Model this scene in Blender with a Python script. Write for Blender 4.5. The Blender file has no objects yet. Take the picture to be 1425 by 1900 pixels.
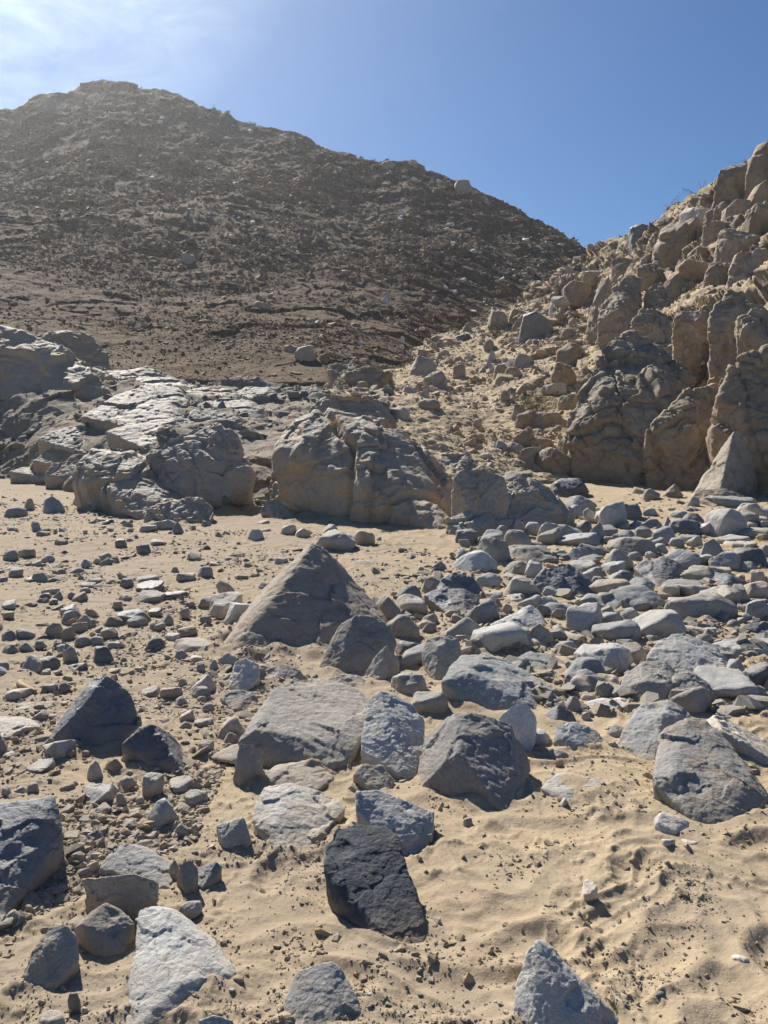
import bpy, bmesh, math, random, re
import numpy as np
from mathutils import Vector

SC = bpy.context.scene
COL = SC.collection
rnd = random.Random(11)
nr = np.random.RandomState(5)

# ------------------------------------------------------------------ camera numbers
F = 1581.0                      # focal length in photo pixels (photo is 1425 x 1900)
PITCH = math.radians(5.42)
EYE = np.array([0.0, 0.0, 1.6])
CP, SP = math.cos(PITCH), math.sin(PITCH)
SLOPE = 0.035                   # the wadi floor climbs away from the camera

def ray(px, py):
    u = (np.asarray(px, float) - 712.5) / F
    v = (950.0 - np.asarray(py, float)) / F
    return u, CP + v * SP, -SP + v * CP

def at(px, py, Y):
    dx, dy, dz = ray(px, py)
    s = np.asarray(Y, float) / dy
    return np.stack(np.broadcast_arrays(dx * s, Y, EYE[2] + dz * s), -1)

def gdepth(px, py):
    dx, dy, dz = ray(px, py)
    den = SLOPE * dy - dz
    den = np.maximum(den, 0.02)
    return np.clip(EYE[2] / den * dy, 0.8, 40.0)

def plane_z(y):
    return SLOPE * np.clip(y, -30, 22)

# ------------------------------------------------------------------ numpy noise
def _hash(ix, iy, iz, seed):
    h = (ix.astype(np.int64) * 374761393 + iy.astype(np.int64) * 668265263 + iz.astype(np.int64) * 2147483647 + seed * 974634779) & 0xFFFFFFFF
    h = ((h ^ (h >> 13)) * 1274126177) & 0xFFFFFFFF
    h = ((h ^ (h >> 16)) * 2246822519) & 0xFFFFFFFF
    return h ^ (h >> 15)

_G = np.array([[1,1,0],[-1,1,0],[1,-1,0],[-1,-1,0],[1,0,1],[-1,0,1],[1,0,-1],[-1,0,-1],[0,1,1],[0,-1,1],[0,1,-1],[0,-1,-1],[1,1,0],[-1,1,0],[0,-1,1],[0,-1,-1]], float)

def perlin(P, seed=0):
    P = np.asarray(P, float)
    I = np.floor(P).astype(np.int64)
    f = P - I
    w = f * f * f * (f * (f * 6 - 15) + 10)
    out = 0.0
    for dx in (0, 1):
        wx = w[:, 0] if dx else 1 - w[:, 0]
        for dy in (0, 1):
            wy = w[:, 1] if dy else 1 - w[:, 1]
            for dz in (0, 1):
                wz = w[:, 2] if dz else 1 - w[:, 2]
                g = _G[_hash(I[:, 0] + dx, I[:, 1] + dy, I[:, 2] + dz, seed) & 15]
                d = g[:, 0] * (f[:, 0] - dx) + g[:, 1] * (f[:, 1] - dy) + g[:, 2] * (f[:, 2] - dz)
                out = out + wx * wy * wz * d
    return out

def fbm(P, octs=4, seed=0, gain=0.5, lac=2.03):
    a, s, out = 1.0, 1.0, 0.0
    for o in range(octs):
        out = out + a * perlin(P * s + o * 17.3, seed + o)
        a *= gain; s *= lac
    return out

def ridged(P, octs=3, seed=0):
    a, s, out = 1.0, 1.0, 0.0
    for o in range(octs):
        out = out + a * (1 - 2.2 * np.abs(perlin(P * s + o * 9.1, seed + o)))
        a *= 0.5; s *= 2.1
    return out

def worley(P, seed=0):
    I = np.floor(P).astype(np.int64)
    f1 = np.full(len(P), 9.0); f2 = np.full(len(P), 9.0); cid = np.zeros(len(P), np.int64)
    for dx in (-1, 0, 1):
        for dy in (-1, 0, 1):
            for dz in (-1, 0, 1):
                h = _hash(I[:, 0] + dx, I[:, 1] + dy, I[:, 2] + dz, seed)
                q = np.stack([I[:, 0] + dx + (h & 1023) / 1023.0, I[:, 1] + dy + ((h >> 10) & 1023) / 1023.0, I[:, 2] + dz + ((h >> 20) & 1023) / 1023.0], -1)
                d = np.sqrt(((q - P) ** 2).sum(1))
                n1 = d < f1
                f2 = np.where(n1, f1, np.minimum(f2, d))
                cid = np.where(n1, h, cid)
                f1 = np.where(n1, d, f1)
    return f1, f2, cid

def facet(P, seed=0):
    """chiselled surface: every cell is a plane tilted its own way, with sharp steps between cells"""
    I = np.floor(P).astype(np.int64)
    best = np.full(len(P), 9.0); out = np.zeros(len(P))
    for dx in (-1, 0, 1):
        for dy in (-1, 0, 1):
            for dz in (-1, 0, 1):
                h = _hash(I[:, 0] + dx, I[:, 1] + dy, I[:, 2] + dz, seed)
                q = P - np.stack([I[:, 0] + dx + (h & 1023) / 1023.0, I[:, 1] + dy + ((h >> 10) & 1023) / 1023.0, I[:, 2] + dz + ((h >> 20) & 1023) / 1023.0], -1)
                d = (q * q).sum(1)
                g = ((h >> 3) & 255) / 127.5 - 1; k = ((h >> 12) & 255) / 127.5 - 1; l = ((h >> 21) & 255) / 127.5 - 1
                near = d < best
                out = np.where(near, g * q[:, 0] + k * q[:, 1] + l * q[:, 2], out)
                best = np.where(near, d, best)
    return out

def sstep(a, b, x):
    t = np.clip((x - a) / (b - a), 0, 1)
    return t * t * (3 - 2 * t)

# ------------------------------------------------------------------ materials
def new_mat(name):
    m = bpy.data.materials.new(name); m.use_nodes = True
    nt = m.node_tree
    for n in list(nt.nodes): nt.nodes.remove(n)
    out = nt.nodes.new('ShaderNodeOutputMaterial')
    bs = nt.nodes.new('ShaderNodeBsdfPrincipled')
    nt.links.new(bs.outputs[0], out.inputs[0])
    return m, nt, bs

def N(nt, typ, **kw):
    n = nt.nodes.new(typ)
    for k, v in kw.items():
        if k.startswith('i_'):
            n.inputs[k[2:].replace('_', ' ')].default_value = v
        else:
            setattr(n, k, v)
    return n

def noise(nt, vec, scale, detail=4, rough=0.55, dist=0.0):
    n = N(nt, 'ShaderNodeTexNoise')
    n.inputs['Scale'].default_value = scale; n.inputs['Detail'].default_value = detail
    n.inputs['Roughness'].default_value = rough; n.inputs['Distortion'].default_value = dist
    nt.links.new(vec, n.inputs['Vector'])
    return n.outputs['Fac']

def ramp(nt, fac, stops):
    r = N(nt, 'ShaderNodeValToRGB')
    e = r.color_ramp.elements
    while len(e) > 1: e.remove(e[-1])
    for i, (p, c) in enumerate(stops):
        el = e[0] if i == 0 else e.new(p)
        el.position = p
        el.color = (c, c, c, 1) if isinstance(c, (int, float)) else (*c, 1)
    nt.links.new(fac, r.inputs[0])
    return r.outputs[0]

def mixc(nt, fac, a, b, mode='MIX'):
    m = N(nt, 'ShaderNodeMix', data_type='RGBA', blend_type=mode)
    for sock, v in ((m.inputs[0], fac), (m.inputs[6], a), (m.inputs[7], b)):
        if hasattr(v, 'links'): nt.links.new(v, sock)
        elif isinstance(v, (int, float)): sock.default_value = v
        else: sock.default_value = (*v, 1)
    return m.outputs[2]

def mth(nt, op, a, b=0.0, clamp=False):
    m = N(nt, 'ShaderNodeMath', operation=op, use_clamp=clamp)
    for s, v in ((m.inputs[0], a), (m.inputs[1], b)):
        if hasattr(v, 'links'): nt.links.new(v, s)
        else: s.default_value = v
    return m.outputs[0]

def bump(nt, bs, layers):
    prev = None
    for h, dist, st in layers:
        b = N(nt, 'ShaderNodeBump'); b.inputs['Strength'].default_value = st; b.inputs['Distance'].default_value = dist
        nt.links.new(h, b.inputs['Height'])
        if prev is not None: nt.links.new(prev, b.inputs['Normal'])
        prev = b.outputs[0]
    nt.links.new(prev, bs.inputs['Normal'])

DUST = (0.40, 0.30, 0.185)
def rock_mat(name, c1, c2, stain, stain_amt=0.5, rough=0.8, fine=1.0, dust=0.45, var=0.35, spec=0.2, bumpk=1.0):
    """c1/c2: the two mineral tones, stain: warm weathering patches; fine scales the grain (bigger = finer)."""
    m, nt, bs = new_mat(name)
    geo = N(nt, 'ShaderNodeNewGeometry')
    tc = geo.outputs['Position']
    oi = N(nt, 'ShaderNodeObjectInfo')
    big = noise(nt, tc, 2.6 * fine, 6, 0.62, 0.6)
    mid = noise(nt, tc, 11 * fine, 6, 0.65)
    grain = noise(nt, tc, 95 * fine, 4, 0.7)
    spk = noise(nt, tc, 240 * fine, 2, 0.5)
    base = mixc(nt, ramp(nt, big, [(0.35, 0.0), (0.65, 1.0)]), c1, c2)
    base = mixc(nt, ramp(nt, mid, [(0.47, 0.0), (0.64, stain_amt)]), base, stain)
    g = ramp(nt, grain, [(0.3, 0.78), (0.5, 1.0), (0.72, 1.2)])
    base = mixc(nt, 0.8, base, g, 'MULTIPLY')
    s2 = ramp(nt, spk, [(0.33, 0.68), (0.42, 1.0), (0.6, 1.0), (0.7, 1.3)])
    base = mixc(nt, 0.55, base, s2, 'MULTIPLY')
    v = N(nt, 'ShaderNodeMapRange'); v.inputs[3].default_value = 1 - var; v.inputs[4].default_value = 1 + var * 0.8
    nt.links.new(oi.outputs['Random'], v.inputs[0])
    base = mixc(nt, 1.0, base, v.outputs[0], 'MULTIPLY')
    hu = mth(nt, 'FRACT', mth(nt, 'MULTIPLY', oi.outputs['Random'], 7.31))
    base = mixc(nt, 1.0, base, ramp(nt, hu, [(0., (.965, 1.0, 1.03)), (.5, (1., 1., 1.)), (1., (1.08, .99, .88))]), 'MULTIPLY')
    # sand splashed and blown against the feet of the rocks, ragged upper limit
    ps = N(nt, 'ShaderNodeSeparateXYZ'); nt.links.new(tc, ps.inputs[0])
    hgt = mth(nt, 'SUBTRACT', ps.outputs[2], mth(nt, 'MULTIPLY', ps.outputs[1], 0.035))
    hgt = mth(nt, 'SUBTRACT', hgt, mth(nt, 'MULTIPLY', noise(nt, tc, 12, 5, .7), .22))
    base = mixc(nt, ramp(nt, mth(nt, 'MULTIPLY', mth(nt, 'ADD', hgt, .2), 2.5), [(0.12, .62), (.42, 0.)]), base, DUST)
    # wind-blown sand lying on the flat tops, in patches
    sx = N(nt, 'ShaderNodeSeparateXYZ'); nt.links.new(geo.outputs['True Normal'], sx.inputs[0])
    up = ramp(nt, sx.outputs[2], [(0.80, 0.0), (0.97, 1.0)])
    patch = ramp(nt, noise(nt, tc, 5.0 * fine, 5, 0.7), [(0.5, 0.0), (0.62, dust)])
    base = mixc(nt, mth(nt, 'MULTIPLY', up, patch), base, DUST)
    nt.links.new(base, bs.inputs['Base Color'])
    bs.inputs['Roughness'].default_value = rough
    bs.inputs['Specular IOR Level'].default_value = spec
    crack = N(nt, 'ShaderNodeTexVoronoi', feature='DISTANCE_TO_EDGE'); crack.inputs['Scale'].default_value = 7 * fine
    wv = N(nt, 'ShaderNodeVectorMath', operation='ADD')
    nz = N(nt, 'ShaderNodeTexNoise'); nz.inputs['Scale'].default_value = 6 * fine; nt.links.new(tc, nz.inputs['Vector'])
    sc = N(nt, 'ShaderNodeVectorMath', operation='SCALE'); sc.inputs['Scale'].default_value = 0.35 / fine
    nt.links.new(nz.outputs['Color'], sc.inputs[0]); nt.links.new(sc.outputs[0], wv.inputs[0]); nt.links.new(tc, wv.inputs[1])
    nt.links.new(wv.outputs[0], crack.inputs['Vector'])
    cr = ramp(nt, crack.outputs[0], [(0.0, 0.0), (0.035, 1.0)])
    base = mixc(nt, mth(nt, 'MULTIPLY', ramp(nt, cr, [(0., .35), (1., 0.)]), ramp(nt, big, [(.45, 0.), (.62, 1.)])), base, (.09, .075, .06))
    nt.links.new(base, bs.inputs['Base Color'])
    bump(nt, bs, [(noise(nt, tc, 9 * fine, 8, 0.68), 0.016 / fine, 0.4 * bumpk), (noise(nt, tc, 42 * fine, 6, 0.72), 0.010 / fine, 0.6 * bumpk), (grain, 0.004 / fine, 0.8 * bumpk), (cr, 0.005 / fine, 0.2 * bumpk)])
    return m

# ------------------------------------------------------------------ object plumbing
def tag(o, label=None, cat=None, group=None, kind=None):
    if label: o['label'] = label
    if cat: o['category'] = cat
    if group: o['group'] = group
    if kind: o['kind'] = kind
    return o

def mesh_from(name, V, Fc, smooth=True):
    """V (n,3) array, Fc (m,3) or (m,4) int array"""
    me = bpy.data.meshes.new(name)
    V = np.asarray(V, np.float32); Fc = np.asarray(Fc, np.int32)
    k = Fc.shape[1]
    me.vertices.add(len(V)); me.vertices.foreach_set('co', V.ravel())
    me.loops.add(Fc.size); me.loops.foreach_set('vertex_index', Fc.ravel())
    me.polygons.add(len(Fc))
    me.polygons.foreach_set('loop_start', np.arange(0, Fc.size, k, dtype=np.int32))
    me.update(calc_edges=True)
    me.polygons.foreach_set('use_smooth', np.full(len(Fc), smooth, bool))
    return me

def link(name, me, mat, parent=None, loc=None):
    o = bpy.data.objects.new(name, me); COL.objects.link(o)
    if mat is not None:
        me.materials.clear(); me.materials.append(mat)
    if parent is not None: o.parent = parent
    if loc is not None: o.location = loc
    return o

def grid_faces(nrow, ncol):
    i = np.arange(nrow - 1)[:, None] * ncol + np.arange(ncol - 1)[None, :]
    return np.stack([i, i + 1, i + 1 + ncol, i + ncol], -1).reshape(-1, 4)

def hull(points):
    """convex hull -> (verts, tris)"""
    bm = bmesh.new()
    for p in points: bm.verts.new(p)
    bmesh.ops.convex_hull(bm, input=bm.verts[:], use_existing_faces=False)
    loose = [v for v in bm.verts if not v.link_faces]
    if loose: bmesh.ops.delete(bm, geom=loose, context='VERTS')
    bmesh.ops.triangulate(bm, faces=bm.faces[:])
    bm.verts.index_update()
    V = np.array([v.co[:] for v in bm.verts]); T = np.array([[v.index for v in f.verts] for f in bm.faces])
    edges = [(e.verts[0].index, e.verts[1].index, e.calc_face_angle(0.0)) for e in bm.edges]
    bm.free()
    return V, T, edges

def chip(points, amt, rg):
    """truncate every corner of a hull: worn, chipped corners"""
    V, T, E = hull(points)
    out = []
    for a, b, ang in E:
        if ang < 0.06: continue
        t = amt * rg.uniform(0.5, 1.5)
        out.append(V[a] * (1 - t) + V[b] * t)
        t = amt * rg.uniform(0.5, 1.5)
        out.append(V[b] * (1 - t) + V[a] * t)
    if len(out) <= 8: return list(V)
    o = np.array(out); a, b, c, d = V.min(0), V.max(0), o.min(0), o.max(0)
    o = (o - c) / (d - c + 1e-9) * (b - a) + a          # chipping must not shrink the rock
    return list(o)
# ------------------------------------------------------------------ terrain tables: column px -> rows of (photo py, distance)
RIDGE = [(-900,400),(-400,300),(-200,250),(-60,225),(0,212),(25,219),(48,208),(62,190),(80,180),(130,176),(150,163),(190,155),(215,162),(250,172),(330,183),(370,191),(420,210),(450,222),(500,240),(540,255),(590,275),(660,296),(700,303),(735,300),(765,300),(790,317),(840,336),(880,352),(905,375),(945,397),(1000,427),(1050,452),(1095,477),(1150,500),(1250,535),(1500,580)]
T_L = {-900:[(665,25),(560,34),(470,48),(400,75)], -300:[(665,25),(545,36),(420,54),(280,88)], 0:[(665,25),(550,36),(400,55),(212,92)],
  190:[(700,26),(560,37),(400,55),(155,95)], 400:[(712,26),(600,35),(450,53),(203,90)], 600:[(714,26),(620,34),(500,50),(280,85)],
  740:[(705,30),(620,38),(500,53),(300,84)], 860:[(690,38),(600,46),(480,60),(345,82)], 1000:[(650,44),(560,54),(490,66),(427,80)],
  1100:[(620,50),(560,58),(520,66),(479,78)], 1250:[(600,55),(570,62),(552,70),(535,78)], 1500:[(620,60),(603,66),(592,72),(580,78)]}
T_R = {560:[(935,13.6),(800,19),(745,22),(718,29)], 620:[(932,13.8),(770,19),(725,23),(692,29)], 740:[(925,14.3),(800,18.5),(740,22),(650,37)],
  900:[(905,15.6),(840,18),(760,22),(590,42)], 1000:[(893,16.6),(800,19.5),(700,25),(535,45)], 1095:[(888,17),(800,19.5),(690,25),(472,48)],
  1200:[(893,16.6),(780,18),(640,23),(428,40)], 1300:[(905,15.6),(780,17.5),(640,21),(362,36)], 1400:[(925,14.3),(780,16.5),(640,19.5),(290,33)],
  1500:[(940,13.3),(780,15.5),(600,18.5),(230,31)], 1900:[(965,11.9),(780,14.5),(560,17),(150,27)], 2600:[(1000,10.3),(780,13),(560,16),(200,25)]}
T_A = {-900:[(880,18.2),(800,20),(720,22),(668,26)], -300:[(882,18),(800,20),(715,22),(655,26)], 0:[(888,17.2),(812,18.8),(735,21),(655,26)], 150:[(908,15.3),(835,16.6),(765,19),(688,26)],
  300:[(962,12.0),(862,14),(770,17.5),(702,26)], 450:[(955,12.4),(862,14.2),(778,18),(712,26)], 600:[(948,12.7),(860,14.5),(765,18),(716,26)],
  720:[(945,12.9),(850,15),(765,19),(712,27)]}

class Table:
    def __init__(s, tab, ridge=None):
        s.px = np.array(sorted(tab), float)
        s.py = np.array([[r[0] for r in tab[p]] for p in sorted(tab)], float)
        s.Y = np.array([[r[1] for r in tab[p]] for p in sorted(tab)], float)
        s.ridge = ridge
    def col(s, px):
        py = np.stack([np.interp(px, s.px, s.py[:, j]) for j in range(4)], -1)
        Y = np.stack([np.interp(px, s.px, s.Y[:, j]) for j in range(4)], -1)
        if s.ridge:
            py[..., 3] = np.interp(px, [r[0] for r in s.ridge], [r[1] for r in s.ridge])
        return py, Y
    def depth(s, px, py):
        p, Y = s.col(np.atleast_1d(np.asarray(px, float)))
        return float(np.interp(-float(py), -p[0], Y[0]))

TL, TR, TA = Table(T_L, RIDGE), Table(T_R), Table(T_A)
def depth(surf, px, py):
    if surf == 'G': return float(gdepth(px, py))
    return {'L': TL, 'R': TR, 'A': TA}[surf].depth(px, py)

def slope_sheet(tab, cols, rows, backs):
    """a real hillside: foot (sunk), face, crest and a back slope. Returns vertices (rows, cols, 3)."""
    py, Y = tab.col(cols)
    t = np.linspace(0, 3, rows)
    j = np.minimum(t.astype(int), 2); w = t - j
    w = w[:, None]
    pyr = py[:, j].T * (1 - w) + py[:, j + 1].T * w
    Yr = Y[:, j].T * (1 - w) + Y[:, j + 1].T * w
    V = at(np.broadcast_to(cols, pyr.shape), pyr, Yr)
    foot = V[0].copy(); foot[:, 2] -= 1.2; foot[:, 1] -= 0.1
    rowsl = [foot[None], V]
    for dy, dz in backs:
        b = V[-1].copy(); sc = (b[:, 1] + dy) / b[:, 1]
        b[:, 0] *= sc; b[:, 1] += dy; b[:, 2] += dz
        rowsl.append(b[None])
    return np.concatenate(rowsl, 0)

def normals(V):
    du = np.gradient(V, axis=1); dv = np.gradient(V, axis=0)
    n = np.cross(du, dv); n /= np.linalg.norm(n, axis=2, keepdims=True) + 1e-9
    n[n[..., 2] < 0] *= -1
    return n
SURF = {}

def dense_cols(a, b, n, lo, hi, m):
    return np.concatenate([np.linspace(lo, a, m, endpoint=False), np.linspace(a, b, n), np.linspace(b, hi, m + 1)[1:]])

# --- ground heights
GROOVES = []                    # filled with (x, y, r) of rocks: sand banked against them
FOOT = []
for k in range(64):
    px, py = nr.uniform(-100, 1500), nr.uniform(1420, 1990)
    if px < 560 and py < 1560: continue
    Y = float(gdepth(px, py)); p = at(px, py, Y)
    FOOT.append((p[0], p[1], nr.uniform(0.05, 0.085), nr.uniform(0.10, 0.16), nr.uniform(0, 6.28), nr.uniform(0.004, 0.014)))

def ground_z(X, Y, detail=True):
    P = np.stack([X, Y, np.zeros_like(X)], -1)
    z = plane_z(Y) + 0.035 * fbm(P * 0.55, 3, 3) * sstep(0.5, 4, np.hypot(X, Y))
    far = sstep(16, 30, np.hypot(X, Y))
    z = z + far * 0.5 * fbm(P * 0.05, 3, 8)
    if not detail: return z
    d = np.hypot(X, Y)
    near = (d < 24)
    Pn = P[near]; Xn, Yn = X[near], Y[near]
    stony = sstep(-0.25, 0.35, -Xn / np.maximum(Yn, .5) * 2.2 + fbm(Pn * 0.8, 3, 41) * 0.9 - 0.1)      # left side is stony and trampled
    warp = np.stack([fbm(Pn * 1.7, 2, 21), fbm(Pn * 1.7, 2, 22), np.zeros_like(Xn)], -1) * 0.42
    Q = Pn + warp
    r1 = 1 - np.abs(perlin(Q * np.array([2.6, 4.4, 1]), 31)) * 2
    r2 = 1 - np.abs(perlin(Q * np.array([5.1, 8.0, 1]), 32)) * 2
    h = (0.0125 * r1 * np.abs(r1) + 0.006 * r2) * (1 - 0.4 * stony)
    h += 0.006 * fbm(Pn * 7, 3, 33)
    crumb = np.maximum(0, fbm(Pn * 16, 3, 34) - 0.16)
    patch = sstep(0.0, 0.4, fbm(Pn * 1.9, 3, 35) + 0.35 * stony)
    h += crumb * (0.004 + 0.016 * patch)
    h += 0.002 * np.abs(fbm(Pn * 48, 2, 36)) * (0.4 + patch + stony)
    for fx, fy, a, b, th, dep in FOOT:
        s = np.hypot(Xn - fx, Yn - fy) < 0.45
        if not s.any(): continue
        ux, uy = Xn[s] - fx, Yn[s] - fy
        c, sn = math.cos(th), math.sin(th)
        e = np.sqrt(((ux * c + uy * sn) / b) ** 2 + ((-ux * sn + uy * c) / a) ** 2)
        h[s] += dep * (-1.15 * np.exp(-(e / 0.8) ** 4) + 0.55 * np.exp(-((e - 1.25) / 0.3) ** 2))
    for gx, gy, r in GROOVES:
        s = (np.abs(Xn - gx) < r * 2) & (np.abs(Yn - gy) < r * 2)
        if not s.any(): continue
        e = np.hypot(Xn[s] - gx, Yn[s] - gy) / r
        h[s] += 0.10 * r * np.exp(-np.maximum(0, e - 0.75) / 0.2) * np.clip(0.55 + 1.5 * perlin(Pn[s] * 5, 77), -.25, 1.4)
    fade = 1 - sstep(9, 22, d[near])
    z = z.copy(); z[near] += h * (0.35 + 0.65 * fade)
    return z
# ------------------------------------------------------------------ rocks: hulls of surveyed corners, weathered
RAW = []            # (object, size, style) waiting for remeshing
INFO = []           # bookkeeping for labels: dict per rock
def survey(surf, base, ups, drop=0.3, Y=None):
    bp = np.array(base, float)
    yb = np.array([depth(surf, p[0], p[1]) for p in bp]) if Y is None else np.full(len(bp), Y)
    Y0 = float(np.median(yb))
    allx = [p[0] for p in base] + [p[0] for p in ups]
    Wpx = max(allx) - min(allx)
    W = Wpx * Y0 / F
    yb = np.clip(yb, Y0 - 0.55 * W, Y0 + 0.8 * W)
    pts = [at(p[0], p[1], y) for p, y in zip(bp, yb)]
    zmin = min(p[2] for p in pts)
    up = [at(p[0], p[1], Y0 + p[2] * W) for p in ups]
    c = np.mean(np.array(pts + up), 0)
    H = max(p[2] for p in up) - zmin
    low = []
    for p in pts: low.append([c[0] + (p[0] - c[0]) * .92, p[1] + 0.05 * W, p[2] - drop * max(H, .35 * W)])
    for p in up:
        gz = zmin + SLOPE * (p[1] - Y0) if surf == 'G' else zmin
        low.append([c[0] + (p[0] - c[0]) * 0.9, c[1] + (p[1] - c[1]) * 0.95, gz - drop * max(H, .35 * W)])
    # a hidden back so the rock has real depth
    for p in up:
        if p[1] > c[1]:
            low.append([c[0] + (p[0] - c[0]) * 0.8, p[1] + 0.22 * W, zmin + (p[2] - zmin) * 0.55])
    return [np.array(q, float) for q in pts + up + low], np.array([c[0], Y0, zmin]), W, H

def raw_rock(name, hulls, origin, W, H, mat, style, vox):
    """hulls: list of point lists (world). All merged by the voxel remesher to one solid."""
    V, T, off = [], [], 0
    for pts in hulls:
        v, t, _ = hull(pts)
        V.append(v - origin); T.append(t + off); off += len(v)
    me = mesh_from(name, np.concatenate(V), np.concatenate(T))
    o = link(name, me, mat, loc=origin)
    md = o.modifiers.new('solid', 'REMESH'); md.mode = 'VOXEL'; md.voxel_size = vox; md.adaptivity = 0
    RAW.append((o, W, style))
    return o

STYLE = {   # corner truncation rounds, amount, low noise, fine noise, strata, big facets, small facets, joints, smooth iterations
 'a': dict(ch=1, am=.06, lo=.011, fi=.005, st=.005, fa=.020, fb=.006, cr=0, sm=1),
 'r': dict(ch=1, am=.13, lo=.026, fi=.006, st=.0,   fa=.022, fb=.006, cr=0, sm=2),
 'f': dict(ch=1, am=.07, lo=.012, fi=.006, st=.008, fa=.024, fb=.008, cr=0, sm=1),
 's': dict(ch=1, am=.10, lo=.017, fi=.005, st=.002, fa=.020, fb=.006, cr=0, sm=1),
 'k': dict(ch=1, am=.09, lo=.020, fi=.007, st=.003, fa=.050, fb=.018, cr=.034, sm=1),
 'o': dict(ch=2, am=.13, lo=.026, fi=.006, st=.002, fa=.036, fb=.010, cr=.022, sm=1),
}
def put_rock(name, label, cat, mat, style, surf, parts, vox=44, info=None, group=None, Y=None, drop=.3):
    """parts: list of (base, ups) in photo pixels; depth of each upper point is a share of the rock's width"""
    S = STYLE[style]
    hs, box = [], []
    org = None; Wm = Hm = 0
    for base, ups in parts:
        pts, o, W, H = survey(surf, base, ups, drop, Y)
        if org is None: org = o
        Wm = max(Wm, W); Hm = max(Hm, H)
        rg = random.Random(len(RAW) * 7 + 3)
        for _ in range(S['ch']): pts = chip(pts, S['am'], rg)
        hs.append(pts)
        box += [(p[0], p[1]) for p in base] + [(p[0], p[1]) for p in ups]
    size = max(Wm, Hm) if len(parts) == 1 else max(Wm, Hm) * 1.15
    o = raw_rock(name, hs, org, Wm, Hm, mat, style, size / vox)
    tag(o, label, cat, group)
    bx = np.array(box, float)
    d = dict(o=o, x0=bx[:, 0].min(), x1=bx[:, 0].max(), y0=bx[:, 1].min(), y1=bx[:, 1].max(), mark=info, W=Wm, surf=surf)
    INFO.append(d)
    if surf == 'G': GROOVES.append((org[0], org[1] + Wm * .25, Wm * .55))
    return o

def box_rock(name, cat, mat, shape, surf, x0, y0, x1, y1, desc, vox=20, group=None, Y=None, sink=None):
    """a stone that fills the given window of the photograph, standing on the given surface"""
    rg = random.Random(int(x0 * 31 + y0 * 17 + x1))
    xm = (x0 + x1) / 2
    Y0 = depth(surf, xm, y1) if Y is None else Y
    W = (x1 - x0) * Y0 / F
    D = W * {'a': .85, 'r': .85, 'f': 1., 'k': .8, 's': .85}[shape] * rg.uniform(.85, 1.15)
    if surf != 'G': D = max(D, W * .8)
    pb = at(xm, y1, Y0); pt = at(xm, y0, Y0 + D * .55)
    H = max(pt[2] - pb[2], 0.14 * W)
    n = {'a': 10, 'r': 15, 'f': 12, 'k': 12, 's': 12}[shape]
    apx, apy = rg.uniform(-.45, .45), rg.uniform(-.2, .35)
    pts = []
    for i in range(n * 2):
        d = np.array([rg.gauss(0, 1) for _ in range(3)]); d /= np.linalg.norm(d)
        e = {'a': .62, 'r': .72, 'f': .6, 'k': .52, 's': .62}[shape]
        p = np.sign(d) * np.abs(d) ** e
        if shape == 'a':            # lean towards an off-centre ridge
            k = max(0, p[2]) * rg.uniform(.35, .9)
            p[0] = p[0] * (1 - k) + apx * k; p[1] = p[1] * (1 - k) + apy * k
        if shape == 'f':
            p[2] = min(p[2], .55 + .3 * p[0] * apx * 2 - .2 * p[1])
        pts.append(p)
    P = np.array(pts)
    yaw, tl = rg.uniform(0, 3.14), rg.uniform(-.3, .3)
    cy, sy, ct, st_ = math.cos(yaw), math.sin(yaw), math.cos(tl), math.sin(tl)
    P = np.stack([P[:, 0] * cy - P[:, 1] * sy, P[:, 0] * sy + P[:, 1] * cy, P[:, 2]], -1)
    P = np.stack([P[:, 0] * ct - P[:, 2] * st_, P[:, 1], P[:, 0] * st_ + P[:, 2] * ct], -1)
    a, b = P.min(0), P.max(0)
    P = (P - a) / (b - a) * 2 - 1
    tw = rg.uniform(-.5, .5)
    P = np.stack([P[:, 0], P[:, 1], P[:, 2]], -1)
    sk = (.35 if surf == 'G' else .6) if sink is None else sink
    z = np.where(P[:, 2] > 0, P[:, 2], P[:, 2] * sk)
    # shear so that the plan is not a rectangle aligned with the view
    X = P[:, 0] * W / 2; Yp = P[:, 1] * D / 2 + P[:, 0] * W * .5 * tw * .5
    Z = z * H
    # middle of the rock at ground level
    org = np.array([pb[0], Y0 + D * .42, pb[2]])
    if surf == 'G': org[2] += SLOPE * D * .42
    pts = [org + np.array([x, y, zz]) for x, y, zz in zip(X, Yp, Z)]
    S = STYLE[shape]
    for _ in range(S['ch']): pts = chip(pts, S['am'], rg)
    o = raw_rock(name, [pts], org, W, H, mat, shape, max(W, H) * 1.05 / vox)
    tag(o, None, cat, group)
    INFO.append(dict(o=o, x0=x0, x1=x1, y0=y0, y1=y1, mark=None, W=W, surf=surf, desc=desc, shape=shape))
    if surf == 'G' and W > .12: GROOVES.append((org[0], org[1], W * .5))
    return o

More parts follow.
